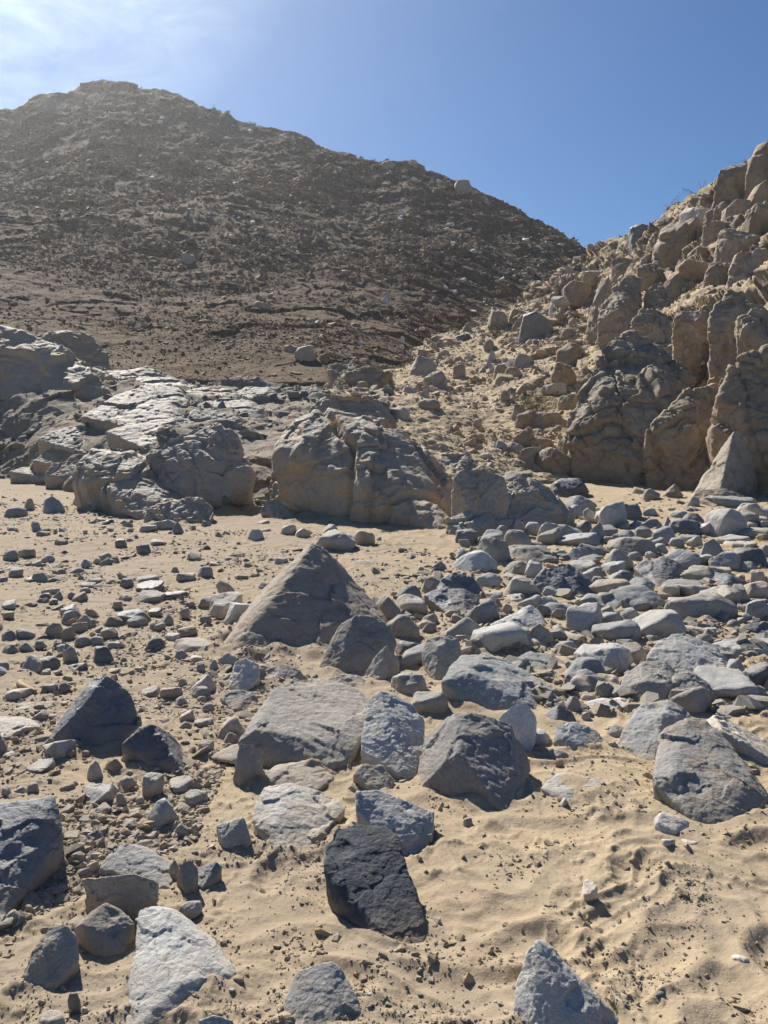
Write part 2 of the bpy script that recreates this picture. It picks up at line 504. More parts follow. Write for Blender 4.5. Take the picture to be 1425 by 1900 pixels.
def weather():
    """one pass: voxel solids -> displaced, weathered meshes"""
    dg = bpy.context.evaluated_depsgraph_get()
    done = []
    for o, W, style in RAW:
        done.append(bpy.data.meshes.new_from_object(o.evaluated_get(dg)))
    for (o, W, style), me in zip(RAW, done):
        S = STYLE[style]
        old = o.data; mat = old.materials[0]
        o.modifiers.clear()
        n = len(me.vertices)
        V = np.empty(n * 3, np.float32); me.vertices.foreach_get('co', V); V = V.reshape(-1, 3).astype(float)
        E = np.empty(len(me.edges) * 2, np.int32); me.edges.foreach_get('vertices', E); E = E.reshape(-1, 2)
        deg = np.bincount(E.ravel(), minlength=n).astype(float)[:, None] + 1e-9
        for _ in range(S['sm']):
            acc = np.stack([np.bincount(E[:, 0], V[E[:, 1], k], n) + np.bincount(E[:, 1], V[E[:, 0], k], n) for k in range(3)], -1)
            V = V * .45 + .55 * acc / deg
        me.vertices.foreach_set('co', V.astype(np.float32).ravel()); me.update()
        Nn = np.empty(n * 3, np.float32); me.vertex_normals.foreach_get('vector', Nn); Nn = Nn.reshape(-1, 3).astype(float)
        q = V / W + (len(V) % 97) * .37 + np.array(o.location) * 3.1
        d = S['lo'] * fbm(q * 2.3, 3, 51) + S['fi'] * fbm(q * 17, 3, 53)
        jit = .12 * np.stack([fbm(q * 5, 2, 71), fbm(q * 5, 2, 72), fbm(q * 5, 2, 73)], -1)
        d += S['fa'] * facet(q * 2.1 + jit, 64) + S['fb'] * facet(q * 6.3 + jit * 2, 65) + S['fb'] * .4 * facet(q * 15 + jit * 4, 66)
        if S['st']:
            ax = np.array([.25, .3, .92]) if style != 'a' else np.array([.5, .35, .8])
            s = (q @ ax) * 14 + 1.6 * fbm(q * 2.2, 2, 54)
            d += S['st'] * (np.abs((s % 1) - .5) * 2 - .5) * sstep(-.1, .35, fbm(q * 1.7, 2, 55))
        if style in 'afs':          # knocked-off chips: flat bites
            f1, f2, cid = worley(q * 3.2, 56)
            d -= .028 * sstep(.52, .25, f1) * ((cid >> 5) % 4 == 0)
        if S['cr']:
            rj = np.random.RandomState(int(n) % 9973)
            th = rj.uniform(-.5, .5); dip = rj.uniform(-.35, .35)
            A1 = np.array([math.cos(th), math.sin(th), .15]); A2 = np.array([-math.sin(th) * .8, math.cos(th), dip]); A3 = np.array([.22 * math.sin(dip * 9), .2, 1.])
            wob = .16 * np.stack([fbm(q * 1.7, 3, 57), fbm(q * 1.7, 3, 58), fbm(q * 1.7, 3, 59)], -1)
            for fr, am, cr, sd in ((1.15, .075, S['cr'], 3), (2.9, .030, S['cr'] * .45, 4)):
                u = np.stack([(q @ A1) * 1.25, q @ A2, (q @ A3) * .8], -1) * fr + wob * fr + rj.uniform(0, 1, 3)
                u[:, 0] += .5 * (_hash(np.floor(u[:, 2]).astype(np.int64), np.floor(u[:, 1]).astype(np.int64), np.floor(u[:, 1]).astype(np.int64), 9) % 7) / 7.0
                c = np.floor(u).astype(np.int64); fu = u - c
                e = np.minimum(fu, 1 - fu).min(1)
                off = (_hash(c[:, 0], c[:, 1], c[:, 2], sd) & 255) / 255.0 - .5
                d += am * off * sstep(.0, .05, e) - cr * (1 - sstep(.0, .045, e)) * (.35 + .65 * sstep(-.15, .15, fbm(q * 1.3, 2, 62)))
        V = V + Nn * (d * W)[:, None]
        me.vertices.foreach_set('co', V.astype(np.float32).ravel())
        me.polygons.foreach_set('use_smooth', np.ones(len(me.polygons), bool))
        me.update(); me.name = old.name
        o.data = me; me.materials.clear(); me.materials.append(mat)
        bpy.data.meshes.remove(old)
    RAW.clear()

# ------------------------------------------------------------------ loose scree and pebbles (uncountable): one mesh per drift
def chip_lib(n, flat, rg):
    lib = []
    for i in range(n):
        pts = []
        for _ in range(14):
            d = np.array([rg.gauss(0, 1) for _ in range(3)]); d /= np.linalg.norm(d)
            pts.append(np.sign(d) * np.abs(d) ** .7 * np.array([1, rg.uniform(.65, .95), flat * rg.uniform(.7, 1.3)]))
        v, t, _ = hull(chip(pts, .13, rg) if i % 2 else pts)
        lib.append((v, t))
    return lib
def drift(name, pos, size, mat, label, cat, flat=.55, nlib=14, seed=1, tilt=.5, smooth=False, group=None):
    rg = random.Random(seed); rs = np.random.RandomState(seed)
    lib = chip_lib(nlib, flat, rg)
    idx = rs.randint(0, nlib, len(pos))
    Vs, Ts, off = [], [], 0
    for L in range(nlib):
        sel = np.where(idx == L)[0]
        if not len(sel): continue
        v, t = lib[L]
        k = len(sel)
        a = rs.uniform(0, 6.283, k); b = rs.normal(0, tilt, k); c = rs.normal(0, tilt, k)
        ca, sa, cb, sb, cc, sc_ = np.cos(a), np.sin(a), np.cos(b), np.sin(b), np.cos(c), np.sin(c)
        R = np.zeros((k, 3, 3))
        R[:, 0, 0] = ca * cb; R[:, 0, 1] = ca * sb * sc_ - sa * cc; R[:, 0, 2] = ca * sb * cc + sa * sc_
        R[:, 1, 0] = sa * cb; R[:, 1, 1] = sa * sb * sc_ + ca * cc; R[:, 1, 2] = sa * sb * cc - ca * sc_
        R[:, 2, 0] = -sb; R[:, 2, 1] = cb * sc_; R[:, 2, 2] = cb * cc
        st = rs.uniform(.75, 1.3, (k, 1, 3))
        w = np.einsum('kij,nj->kni', R, v) * st * (size[sel][:, None, None] * .5) + pos[sel][:, None, :]
        Vs.append(w.reshape(-1, 3))
        Ts.append((t[None] + (np.arange(k) * len(v))[:, None, None]).reshape(-1, 3) + off)
        off += k * len(v)
    me = mesh_from(name, np.concatenate(Vs), np.concatenate(Ts), smooth)
    o = link(name, me, mat)
    return tag(o, label, cat, group, 'stuff')
# ------------------------------------------------------------------ materials
M = {}
M['grey'] = rock_mat('grey_rock', (.265, .26, .252), (.378, .37, .355), (.34, .30, .25), .45, var=.22, dust=.12)
M['light'] = rock_mat('pale_grey_rock', (.37, .36, .34), (.475, .46, .43), (.40, .345, .275), .45, var=.2, dust=.25, spec=.22)
M['dark'] = rock_mat('dark_rock', (.12, .127, .14), (.195, .20, .21), (.21, .185, .155), .35, rough=.62, spec=.5, var=.2)
M['black'] = rock_mat('blue_black_rock', (.048, .056, .068), (.085, .095, .11), (.12, .105, .09), .3, rough=.75, spec=.25, var=.1, dust=.2)
M['warm'] = rock_mat('warm_rock', (.36, .33, .295), (.45, .41, .36), (.36, .255, .17), .6, var=.25)
M['white'] = rock_mat('white_rock', (.52, .51, .49), (.62, .60, .57), (.48, .41, .33), .4, var=.15)
M['crag'] = rock_mat('crag_rock', (.30, .25, .185), (.405, .34, .26), (.27, .195, .125), .7, fine=.42, dust=.55, var=.16)
M['bed'] = rock_mat('bedrock', (.315, .285, .245), (.40, .35, .28), (.42, .30, .185), .8, fine=.42, dust=.35, var=.12, rough=.72, spec=.4)

# ------------------------------------------------------------------ surveyed boulders
def B(label, mark, mat, style, base, ups, more=(), name='boulder', cat='boulder', surf='G', vox=50, Y=None, group=None, drop=.3):
    return put_rock(name, label, cat, M[mat], style, surf, [(base, ups)] + list(more), vox, mark, group, Y, drop)

# --- near left
B('dark pointed boulder with one pale shiny flank, standing on the stony sand at left', 'dark pointed boulder', 'dark', 's',
  [(80,1388),(130,1387),(200,1389),(228,1387),(256,1358)], [(100,1350,.62),(137,1312,.75),(170,1260,.66),(192,1252,.45),(215,1261,.5),(246,1294,.5),(260,1336,.4),(166,1325,.2),(172,1290,.25),(130,1358,.12)], vox=64)
B('blackish wedge of rock with a rough glinting crest, leaning beside the dark pointed boulder', 'blackish wedge', 'dark', 'a',
  [(230,1386),(258,1413),(300,1431),(342,1437)], [(226,1380,.15),(260,1350,.3),(283,1341,.3),(312,1355,.5),(332,1382,.55),(357,1420,.4),(318,1385,.28)], vox=60)
B('pale grey flat-topped slab cut by the left edge of the photo', 'pale edge slab', 'light', 'f',
  [(-30,1392),(0,1385),(55,1362),(73,1354)], [(-25,1333,.8),(0,1331,.8),(35,1330,.8),(62,1336,.7),(76,1348,.4),(0,1366,.1),(48,1349,.12),(-30,1372,.1)], vox=54)
B('big greenish black boulder with striated crest, cut by the left edge', 'big black edge boulder', 'dark', 's',
  [(-80,1745),(0,1721),(30,1690),(45,1655),(62,1612),(80,1583),(108,1571)], [(-70,1500,.7),(0,1498,.6),(30,1487,.6),(65,1484,.6),(100,1477,.7),(106,1500,.6),(114,1545,.4),(0,1545,.25),(38,1538,.25),(60,1518,.4),(78,1525,.35),(-70,1560,.25)], vox=70)
B('sand-strewn pale slab with ragged front edge, lying behind the upright brown plate', 'sand-strewn slab', 'grey', 'f',
  [(190,1620),(220,1637),(295,1652),(322,1636)], [(184,1612,.2),(210,1570,.5),(235,1564,.55),(290,1584,.5),(320,1609,.35),(270,1622,.1),(212,1618,.06)], vox=56)
B('upright brown-grey plate of rock with a wavy top edge, standing before the sand-strewn slab', 'upright brown plate', 'warm', 'f',
  [(163,1692),(210,1702),(250,1702),(285,1672)], [(152,1632,.14),(178,1631,.12),(200,1626,.12),(250,1621,.12),(294,1639,.15),(157,1662,.1),(292,1655,.12)], vox=60)
B('squat rounded grey-brown rock with a roof-shaped top, before the upright brown plate', 'roof-topped rock', 'warm', 's',
  [(145,1756),(170,1771),(192,1775),(230,1766),(248,1746)], [(138,1722,.3),(165,1695,.45),(197,1674,.6),(225,1688,.6),(251,1715,.4),(185,1722,.14),(150,1716,.2)], vox=54)
B('grey-green oblong stone tilted on the sand near the bottom left corner', 'tilted oblong stone', 'grey', 's',
  [(42,1812),(55,1829),(95,1843),(120,1824),(144,1786)], [(40,1806,.1),(60,1765,.35),(90,1720,.6),(120,1714,.65),(140,1734,.55),(147,1778,.3),(80,1770,.2)], vox=54)
B('big pale wedge boulder with sand lying on its sloping top, at the bottom left', 'sand-topped wedge', 'light', 's',
  [(228,1925),(290,1900),(350,1872),(400,1842),(436,1819)], [(255,1690,1.10),(270,1681,1.17),(310,1685,1.10),(405,1754,0.78),(441,1803,0.45),(252,1765,0.78),(330,1768,0.65),(238,1838,0.26),(285,1832,0.16),(345,1818,0.20)], vox=72)
B('top of a grey rock just entering the bottom edge, right of the sand-topped wedge', 'rock on the bottom edge', 'light', 's',
  [(360,1945),(420,1950),(450,1935)], [(370,1893,.3),(395,1883,.4),(430,1892,.4),(447,1915,.3)], vox=40)
B('mottled grey cone-shaped stone half sunk in sand at the bottom centre', 'cone-shaped stone', 'grey', 's',
  [(518,1882),(545,1916),(600,1926),(650,1900),(677,1884)], [(530,1845,0.39),(552,1803,0.52),(580,1790,0.59),(615,1786,0.65),(635,1800,0.59),(644,1826,0.52),(600,1850,0.20),(560,1852,0.20)], vox=60)
B('thin pale slab tilted out of smooth sand, left of the sandy lit boulder', 'thin tilted slab', 'light', 'f',
  [(416,1578),(457,1576),(466,1562)], [(401,1531,.5),(430,1521,.6),(453,1516,.5),(466,1556,.15),(425,1572,.03),(412,1560,.05)], vox=40)
B('split blue-grey rock with a dip in its crest, half buried beside the sand-strewn slab', 'split blue-grey rock', 'dark', 's',
  [(327,1640),(342,1656),(362,1655)], [(333,1605,.4),(352,1596,.4),(368,1612,.35),(360,1630,.12)], more=[([(355,1640),(375,1648),(398,1640)], [(362,1612,.5),(402,1599,.4),(413,1611,.3),(398,1632,.2)])], vox=50)
# --- centre front
B('big grey boulder with a broad flat sunlit face, in the centre of the pile', 'big flat-faced boulder', 'grey', 'a',
  [(443,1396),(490,1419),(565,1415),(620,1433),(650,1419),(686,1354)], [(440,1378,.1),(465,1345,.25),(505,1280,.8),(545,1256,1.05),(600,1261,1.1),(665,1281,1.),(691,1304,.85),(691,1330,.45),(475,1352,.15),(565,1370,.08),(625,1388,.05),(662,1384,.1)], vox=84)
B('chunky grey boulder wedged between the flat-faced boulder and the dark-faced block', 'wedged chunky boulder', 'light', 's',
  [(680,1416),(722,1436),(766,1453),(783,1422)], [(668,1390,0.13),(690,1340,0.52),(683,1300,0.91),(702,1284,1.04),(735,1289,1.25),(765,1309,1.2),(787,1338,1.1),(789,1370,.6),(725,1345,0.39),(742,1380,0.16),(700,1387,0.13)], vox=66)
B('large block with a pale left facet and a blue-black right face, overhanging its shadow', 'dark-faced block', 'grey', 'a',
  [(775,1466),(812,1473),(877,1489),(937,1512),(962,1497),(983,1458)], [(770,1445,.42),(787,1375,.85),(817,1345,.9),(842,1319,.62),(877,1319,.6),(953,1344,.6),(959,1385,.45),(984,1420,.4),(850,1392,.1),(850,1440,.05)], vox=80)
B('lumpy sandy-grey boulder sunlit from above, just left of the blue-black leaning slab', 'lumpy sunlit boulder', 'light', 's',
  [(472,1549),(500,1579),(530,1595),(558,1587),(576,1556),(605,1526)], [(467,1520,0.26),(472,1490,0.52),(492,1454,0.85),(540,1451,0.98),(600,1469,0.91),(643,1501,0.65),(510,1530,0.10),(545,1530,0.16),(520,1490,0.45)], vox=70)
B('pale square-ended block behind the blue-black leaning slab, casting a long shadow', 'square-ended block', 'light', 'a',
  [(662,1535),(700,1562),(745,1588),(796,1578)], [(660,1468,0.45),(700,1464,0.52),(760,1486,0.45),(806,1506,0.39),(805,1545,0.20),(748,1530,0.07),(748,1568,0.03),(660,1500,0.26)], vox=60)
B('blue-black slab leaning back, half sunk in open sand', 'blue-black leaning slab', 'black', 's',
  [(608,1668),(630,1708),(680,1748),(745,1765),(786,1757)], [(602,1610,.62),(604,1562,1.0),(625,1540,1.2),(660,1531,1.28),(720,1532,1.28),(740,1550,1.1),(742,1600,.8),(753,1650,.5),(783,1690,.3),(793,1730,.1)], vox=76)
B('small knobbly upright stone at the lower left foot of the flat-faced boulder', 'small knobbly stone', 'grey', 's',
  [(431,1450),(445,1455),(472,1447),(484,1427)], [(437,1420,.2),(445,1379,.3),(470,1381,.35),(488,1402,.3)], name='rock', cat='rock', vox=40)
B('flat layered slab lying in shade under the front of the flat-faced boulder', 'flat shaded slab', 'grey', 'f',
  [(488,1450),(520,1464),(590,1467),(622,1445)], [(487,1440,.1),(505,1424,.4),(570,1411,.5),(615,1432,.35),(540,1440,.1)], name='slab', cat='slab', vox=46)
B('rounded rock half buried in shaded sand below the wedged chunky boulder', 'half-buried shaded rock', 'grey', 'r',
  [(655,1450),(690,1467),(730,1462)], [(655,1435,.3),(675,1415,.5),(710,1420,.5),(733,1448,.3)], name='rock', cat='rock', vox=40)
# --- right front
B('big rounded pale boulder with a scalloped fracture, at the right edge of the sand', 'big scalloped boulder', 'warm', 's',
  [(1220,1483),(1252,1509),(1292,1530),(1362,1528),(1412,1509)], [(1212,1450,.2),(1217,1390,.75),(1232,1350,1.05),(1277,1331,1.25),(1307,1334,1.3),(1347,1369,1.05),(1397,1425,.65),(1426,1480,.28),(1250,1440,.2),(1315,1464,.1),(1380,1472,.12),(1290,1400,.66)], vox=84)
B('pale fissured rock with a thumb-like peak, cut by the bottom edge right of centre', 'thumb-peaked rock', 'light', 's',
  [(950,1920),(1000,1960),(1080,1960),(1170,1915)], [(957,1825,0.39),(977,1765,0.52),(997,1744,0.59),(1012,1749,0.65),(1032,1785,0.59),(1062,1810,0.59),(1092,1835,0.52),(1137,1873,0.39),(1030,1830,0.23),(990,1850,0.20),(1060,1870,0.13)], vox=76)
B('pale low stone with a scooped top, alone on the sand right of the dark-faced block', 'pale low stone', 'light', 's',
  [(1005,1471),(1030,1489),(1073,1501),(1110,1487),(1128,1471)], [(1003,1462,0.20),(1022,1445,0.52),(1052,1431,0.78),(1092,1443,0.72),(1125,1453,0.45),(1035,1470,0.08),(1075,1478,0.08)], vox=52)
B('greenish grey rock with flat facets, between the pale low stone and the scooped boulder', 'faceted greenish rock', 'light', 'a',
  [(1028,1388),(1072,1407),(1123,1402)], [(1026,1378,0.26),(1032,1345,0.52),(1067,1339,0.65),(1107,1354,0.59),(1124,1376,0.39),(1050,1372,0.13),(1090,1382,0.13)], vox=48)
B('warm cream upright stone tucked behind the right shoulder of the dark-faced block', 'cream upright stone', 'white', 's',
  [(950,1396),(970,1404),(988,1402),(995,1380)], [(924,1331,.4),(950,1309,.45),(977,1302,.45),(995,1330,.3),(965,1350,.1)], vox=44, drop=.2)
B('dark wedge in shade behind the cream upright stone', 'dark shaded wedge', 'dark', 'a',
  [(998,1352),(1030,1364),(1076,1346)], [(1003,1330,.3),(1037,1306,.35),(1062,1322,.3),(1030,1326,.1)], name='rock', cat='rock', vox=40)
B('long thick slab with split layers along its lit top, behind the dark-faced block', 'long split slab', 'grey', 'a',
  [(820,1292),(850,1313),(900,1331),(955,1333),(1012,1328),(1039,1300)], [(817,1262,0.13),(832,1240,0.33),(857,1216,0.65),(902,1214,0.78),(947,1227,0.78),(1038,1284,0.39),(872,1247,0.16),(935,1277,0.13),(1000,1292,0.16)], vox=76)
B('grey boulder with a flat tilted top directly behind the long split slab', 'flat-topped grey boulder', 'grey', 'a',
  [(958,1257),(1040,1287),(1056,1252)], [(945,1225,0.52),(985,1207,0.78),(1020,1212,0.78),(1059,1234,0.52),(1012,1250,0.20)], vox=50)
B('square pale block with a smooth lit face, behind the round lobed boulder', 'square pale block', 'light', 'a',
  [(1076,1238),(1112,1253),(1165,1248),(1178,1233)], [(1063,1212,.3),(1080,1195,.5),(1145,1193,.5),(1168,1204,.4),(1136,1202,.08),(1084,1212,.1)], vox=54)
B('humped boulder wrinkled with wavy ridges, behind the round lobed boulder at right', 'wrinkled boulder', 'light', 's',
  [(1205,1229),(1255,1256),(1312,1279),(1363,1273)], [(1199,1218,0.26),(1222,1189,0.59),(1250,1173,0.78),(1277,1175,0.85),(1327,1199,0.78),(1358,1235,0.52),(1260,1227,0.13),(1320,1242,0.16)], vox=66)
B('dark round lobed boulder like two buns joined, in front of the wrinkled boulder', 'round lobed boulder', 'grey', 'r',
  [(1157,1293),(1190,1311),(1240,1311),(1262,1301)], [(1152,1278,0.26),(1157,1254,0.52),(1192,1226,0.78),(1232,1225,0.85),(1258,1250,0.65),(1190,1265,0.13),(1240,1268,0.16)],
  more=[([(1240,1309),(1292,1309),(1336,1299)], [(1252,1251,0.52),(1278,1246,0.59),(1312,1263,0.52),(1339,1292,0.26),(1290,1280,0.13)])], vox=64)
B('boulder with a smooth scooped flank and rounded head, just left of the big scalloped boulder', 'scooped boulder', 'light', 's',
  [(1145,1396),(1180,1413),(1215,1419),(1242,1372)], [(1143,1385,0.20),(1152,1357,0.39),(1172,1333,0.65),(1192,1306,0.98),(1242,1297,1.10),(1283,1325,0.91),(1190,1362,0.26),(1226,1332,0.52)], vox=62)
B('rough grey boulder sloping down right, behind the big scalloped boulder', 'rough sloping boulder', 'light', 's',
  [(1350,1386),(1400,1419),(1455,1422)], [(1305,1342,0.65),(1325,1322,0.78),(1365,1341,0.78),(1425,1377,0.65),(1452,1395,0.52),(1340,1356,0.26),(1400,1393,0.13)], vox=58)
B('low flat grey slab dusted with sand at the right edge, behind the rough sloping boulder', 'dusty low slab', 'light', 'f',
  [(1330,1326),(1345,1339),(1390,1355),(1445,1346)], [(1328,1318,.2),(1350,1308,.45),(1420,1306,.5),(1447,1315,.4),(1390,1336,.05)], name='slab', cat='slab', vox=50)
B('pale flat slab like a low table with sand on top, left of the scooped boulder', 'table-like slab', 'white', 'f',
  [(1090,1318),(1110,1334),(1150,1335),(1187,1315)], [(1087,1302,.3),(1105,1297,.55),(1160,1294,.6),(1188,1308,.3),(1105,1320,.04),(1150,1322,.03)], name='slab', cat='slab', vox=48)
B('long low flat-topped slab at the right edge, behind the wrinkled boulder', 'long low slab', 'light', 'f',
  [(1325,1201),(1352,1225),(1400,1229),(1450,1223)], [(1321,1193,.3),(1352,1184,.4),(1425,1183,.4),(1450,1188,.3),(1365,1204,.04),(1445,1204,.04)], name='slab', cat='slab', vox=52)
B('dark slab in shade at the right edge, behind the long low slab', 'dark edge slab', 'dark', 'f',
  [(1352,1181),(1400,1188),(1450,1185)], [(1349,1174,.2),(1385,1158,.3),(1432,1150,.35),(1452,1155,.3)], name='slab', cat='slab', vox=44)
# --- round the pyramid
B('tall pyramid-shaped boulder with a shaded front, biggest in the middle distance', 'pyramid boulder', 'warm', 's',
  [(399,1208),(425,1218),(500,1206),(590,1223),(640,1216),(722,1201)], [(398,1200,0.29),(436,1164,0.72),(500,1085,0.75),(565,1014,0.67),(582,1005,0.61),(601,1014,0.61),(641,1060,0.61),(700,1114,0.58),(730,1165,0.51),(456,1158,0.19),(528,1086,0.29)], vox=96)
B('tall rounded boulder leaning on the right foot of the pyramid boulder', 'leaning rounded boulder', 'warm', 'r',
  [(592,1246),(640,1261),(700,1256),(723,1226)], [(589,1236,.1),(602,1211,.3),(632,1160,.4),(658,1140,.45),(690,1143,.5),(717,1158,.5),(732,1190,.4),(640,1190,.15)], vox=64)
B('brown pointed slab standing on end before the leaning rounded boulder', 'brown pointed slab', 'warm', 's',
  [(680,1263),(700,1283),(722,1271),(743,1253)], [(678,1247,.15),(694,1220,.2),(717,1198,.25),(740,1224,.25)], vox=48)
B('grey-brown rounded rock in the shade at the foot of the pyramid boulder', 'shaded foot rock', 'warm', 's',
  [(480,1277),(505,1287),(545,1277),(572,1262)], [(477,1262,.2),(490,1244,.4),(520,1230,.5),(560,1245,.4)], name='rock', cat='rock', vox=46)
B('low brownish rock showing behind the top edge of the flat-faced boulder', 'low brown rock', 'warm', 's',
  [(600,1282),(640,1290),(692,1296)], [(594,1262,.3),(635,1251,.4),(670,1256,.4),(697,1276,.3)], name='rock', cat='rock', vox=44)
B('white-faced slab propped on end left of the shaded rocks under the pyramid boulder', 'white propped slab', 'white', 'a',
  [(425,1288),(445,1293),(465,1284)], [(426,1258,.5),(436,1228,.8),(455,1221,.9),(480,1232,.8),(482,1256,.4),(462,1275,.1)], name='slab', cat='slab', vox=46)
B('dark round-bottomed rock in front of the white propped slab', 'dark round rock', 'grey', 'r',
  [(411,1304),(435,1321),(470,1312)], [(409,1296,.2),(417,1284,.4),(440,1279,.5),(468,1282,.5),(480,1300,.3)], name='rock', cat='rock', vox=42)
B('twin dark rock of two stacked slabs, standing where open sand meets the boulder field', 'twin stacked rock', 'dark', 'a',
  [(790,1113),(800,1126),(847,1153),(867,1153),(882,1130)], [(786,1103,.2),(815,1090,.35),(860,1092,.4),(890,1110,.35),(808,1107,.1),(860,1117,.12)],
  more=[([(815,1116),(897,1112)], [(813,1088,.4),(822,1071,.5),(842,1061,.6),(880,1072,.6),(898,1098,.5)])], vox=66)
B('bright white-topped wedge pointing left, right of the twin stacked rock', 'white-topped wedge', 'white', 'a',
  [(909,1166),(930,1181),(975,1177),(1018,1172)], [(908,1160,0.13),(926,1149,0.52),(985,1122,0.72),(1000,1131,0.65),(1017,1158,0.39),(970,1143,0.33),(946,1168,0.07)], vox=54)
B('pillar-like grey rock standing on end behind the left end of the long split slab', 'pillar-like rock', 'light', 's',
  [(788,1246),(805,1273),(825,1276),(846,1246)], [(782,1210,.3),(792,1184,.5),(825,1176,.55),(849,1184,.5),(858,1215,.3),(815,1202,.1)], vox=54)
B('dark shark-fin boulder, largest in the boulder field behind the white-topped wedge', 'shark-fin boulder', 'dark', 's',
  [(985,1098),(1010,1108),(1042,1111),(1087,1113),(1118,1106)], [(985,1080,.2),(1007,1056,.35),(1042,1043,.4),(1057,1046,.4),(1083,1065,.4),(1120,1104,.3)], vox=60)
B('dark round-backed boulder in the middle of the right boulder field', 'dark round-backed boulder', 'dark', 's',
  [(1180,1070),(1225,1091),(1274,1078)], [(1176,1055,.25),(1195,1039,.4),(1232,1032,.5),(1260,1044,.4),(1277,1072,.25)], vox=56)
# --- bedrock outcrops
def OUT(label, mark, mat, parts, surf='G', vox=110, Y=None, name='rock_outcrop', cat='outcrop', drop=.3):
    return put_rock(name, label, cat, M[mat], 'o', surf, parts, vox, mark, None, Y, drop)
OUT('large domed grey-tan outcrop with cracks and shaded front, mid valley', 'domed central outcrop', 'bed', [
  ([(530,885),(600,938),(680,952),(740,965),(800,985),(838,988)], [(512,838,.15),(530,800,.25),(575,765,.32),(640,770,.35),(700,775,.4),(740,795,.4),(775,832,.38),(812,884,.3),(836,935,.18),(560,835,.05),(640,810,.08),(700,845,.06),(765,900,.04)]),
  ([(560,885),(660,920),(740,930)], [(565,770,.35),(600,734,.5),(660,726,.55),(708,746,.55),(735,785,.5),(580,800,.3),(650,800,.3)])], vox=150)
OUT('lower shoulder of pale knobbly bedrock joined to the left of the domed outcrop', 'knobbly shoulder', 'bed', [
  ([(455,838),(500,868),(545,858)], [(444,800,.3),(470,778,.5),(520,763,.7),(560,765,.7),(505,830,.12)]),
  ([(460,900),(500,905),(530,885)], [(455,850,.3),(490,830,.5),(530,835,.5),(500,870,.15)])], vox=80)
OUT('two-tier brown boulder at the left foot of the domed outcrop', 'two-tier brown boulder', 'bed', [
  ([(500,950),(560,962),(596,950)], [(492,925,.2),(500,886,.35),(530,874,.45),(565,889,.4),(598,930,.25),(540,915,.08)]),
  ([(483,962),(515,968),(550,964)], [(481,945,.2),(490,925,.3),(520,922,.3),(552,948,.2)])], vox=90)
OUT('cluster of dark rounded bedrock knobs trailing right from the domed outcrop', 'dark bedrock knobs', 'bed', [
  ([(848,965),(900,992),(948,988)], [(839,890,.3),(858,871,.45),(900,865,.5),(936,886,.45),(949,925,.3),(880,920,.1)]),
  ([(930,990),(1000,980),(1063,964)], [(938,900,.4),(968,884,.5),(1000,893,.45),(1042,925,.3),(1064,952,.15),(985,932,.1)]),
  ([(830,992),(870,997),(915,990)], [(828,962,.2),(870,949,.3),(917,958,.25)])], vox=120)
OUT('dark wedge of bedrock on the sandy ramp just behind the bedrock knobs', 'dark ramp wedge', 'bed', [
  ([(806,865),(850,878),(886,868)], [(800,850,.3),(835,842,.5),(865,842,.5),(888,858,.3)])], surf='R', vox=60)
OUT('round overhanging brown boulder above the dark hollow, left of the domed outcrop', 'overhanging round boulder', 'bed', [
  ([(300,905),(350,925),(400,930),(440,915),(463,895)], [(272,845,.3),(300,823,.4),(345,801,.5),(400,794,.5),(437,803,.5),(456,840,.4),(466,878,.25),(340,862,.1),(400,852,.08)])], vox=110, Y=12.4, drop=.12)
OUT('broad low mass of folded grey bedrock left of the overhanging boulder', 'folded bedrock mass', 'bed', [
  ([(150,918),(200,947),(270,965),(330,968),(365,950)], [(145,887,.2),(153,857,.3),(200,824,.5),(240,832,.5),(295,866,.4),(360,905,.25),(220,872,.1),(290,915,.06)])], vox=120)
OUT('dark bluish bedrock base in shadow beneath the overhanging boulder', 'shadowed bedrock base', 'bed', [
  ([(268,968),(330,972),(392,972)], [(268,945,.3),(300,932,.4),(360,920,.4),(398,940,.3)])], vox=70)
OUT('big smooth dome of brown bedrock in shade at the left edge', 'smooth edge dome', 'bed', [
  ([(-120,905),(0,884),(70,852),(142,815)], [(-120,640,.5),(0,661,.42),(30,682,.42),(92,733,.36),(137,782,.25),(60,760,.1),(0,740,.15)])], vox=110)
OUT('dark shaded hump of bedrock behind the smooth edge dome, below the hill', 'shaded bedrock hump', 'bed', [
  ([(-50,750),(100,742),(150,734),(215,738)], [(-60,600,.5),(0,604,.5),(60,634,.5),(110,649,.45),(155,654,.4),(187,690,.25),(214,726,.1),(80,690,.12),(160,700,.1)])], surf='A', vox=100)
OUT('smaller knob of bedrock peeping out behind the shaded hump', 'peeping bedrock knob', 'bed', [
  ([(85,660),(150,690),(210,685)], [(84,626,.4),(110,617,.5),(160,619,.5),(200,650,.3),(207,672,.2)])], surf='A', vox=70)
OUT('long thin ledge with a bright lit upper edge, below the hill foot', 'bright thin ledge', 'bed', [
  ([(172,712),(260,722),(330,718)], [(170,682,.2),(205,679,.35),(262,676,.4),(332,700,.3)])], surf='A', vox=80)
def LED(label, mark, base, ups, vox=70):
    return put_rock('bedrock_slab', label, 'bedrock slab', M['bed'], 'f', 'A', [(base, ups)], vox, mark)
LED('broad sloping bedrock slab shining in the sun, widest of the tilted sheets at left', 'shining sloping slab', [(150,782),(210,800),(300,806),(342,775)], [(152,772,.1),(215,733,.55),(275,714,.8),(330,719,.8),(352,738,.6),(338,765,.25),(225,788,.05),(310,785,.06)], 90)
LED('low bedrock sheet showing a dark front face under the shining sloping slab', 'dark-fronted sheet', [(200,820),(270,832),(330,810)], [(195,800,.2),(250,785,.4),(325,775,.4),(340,795,.2)])
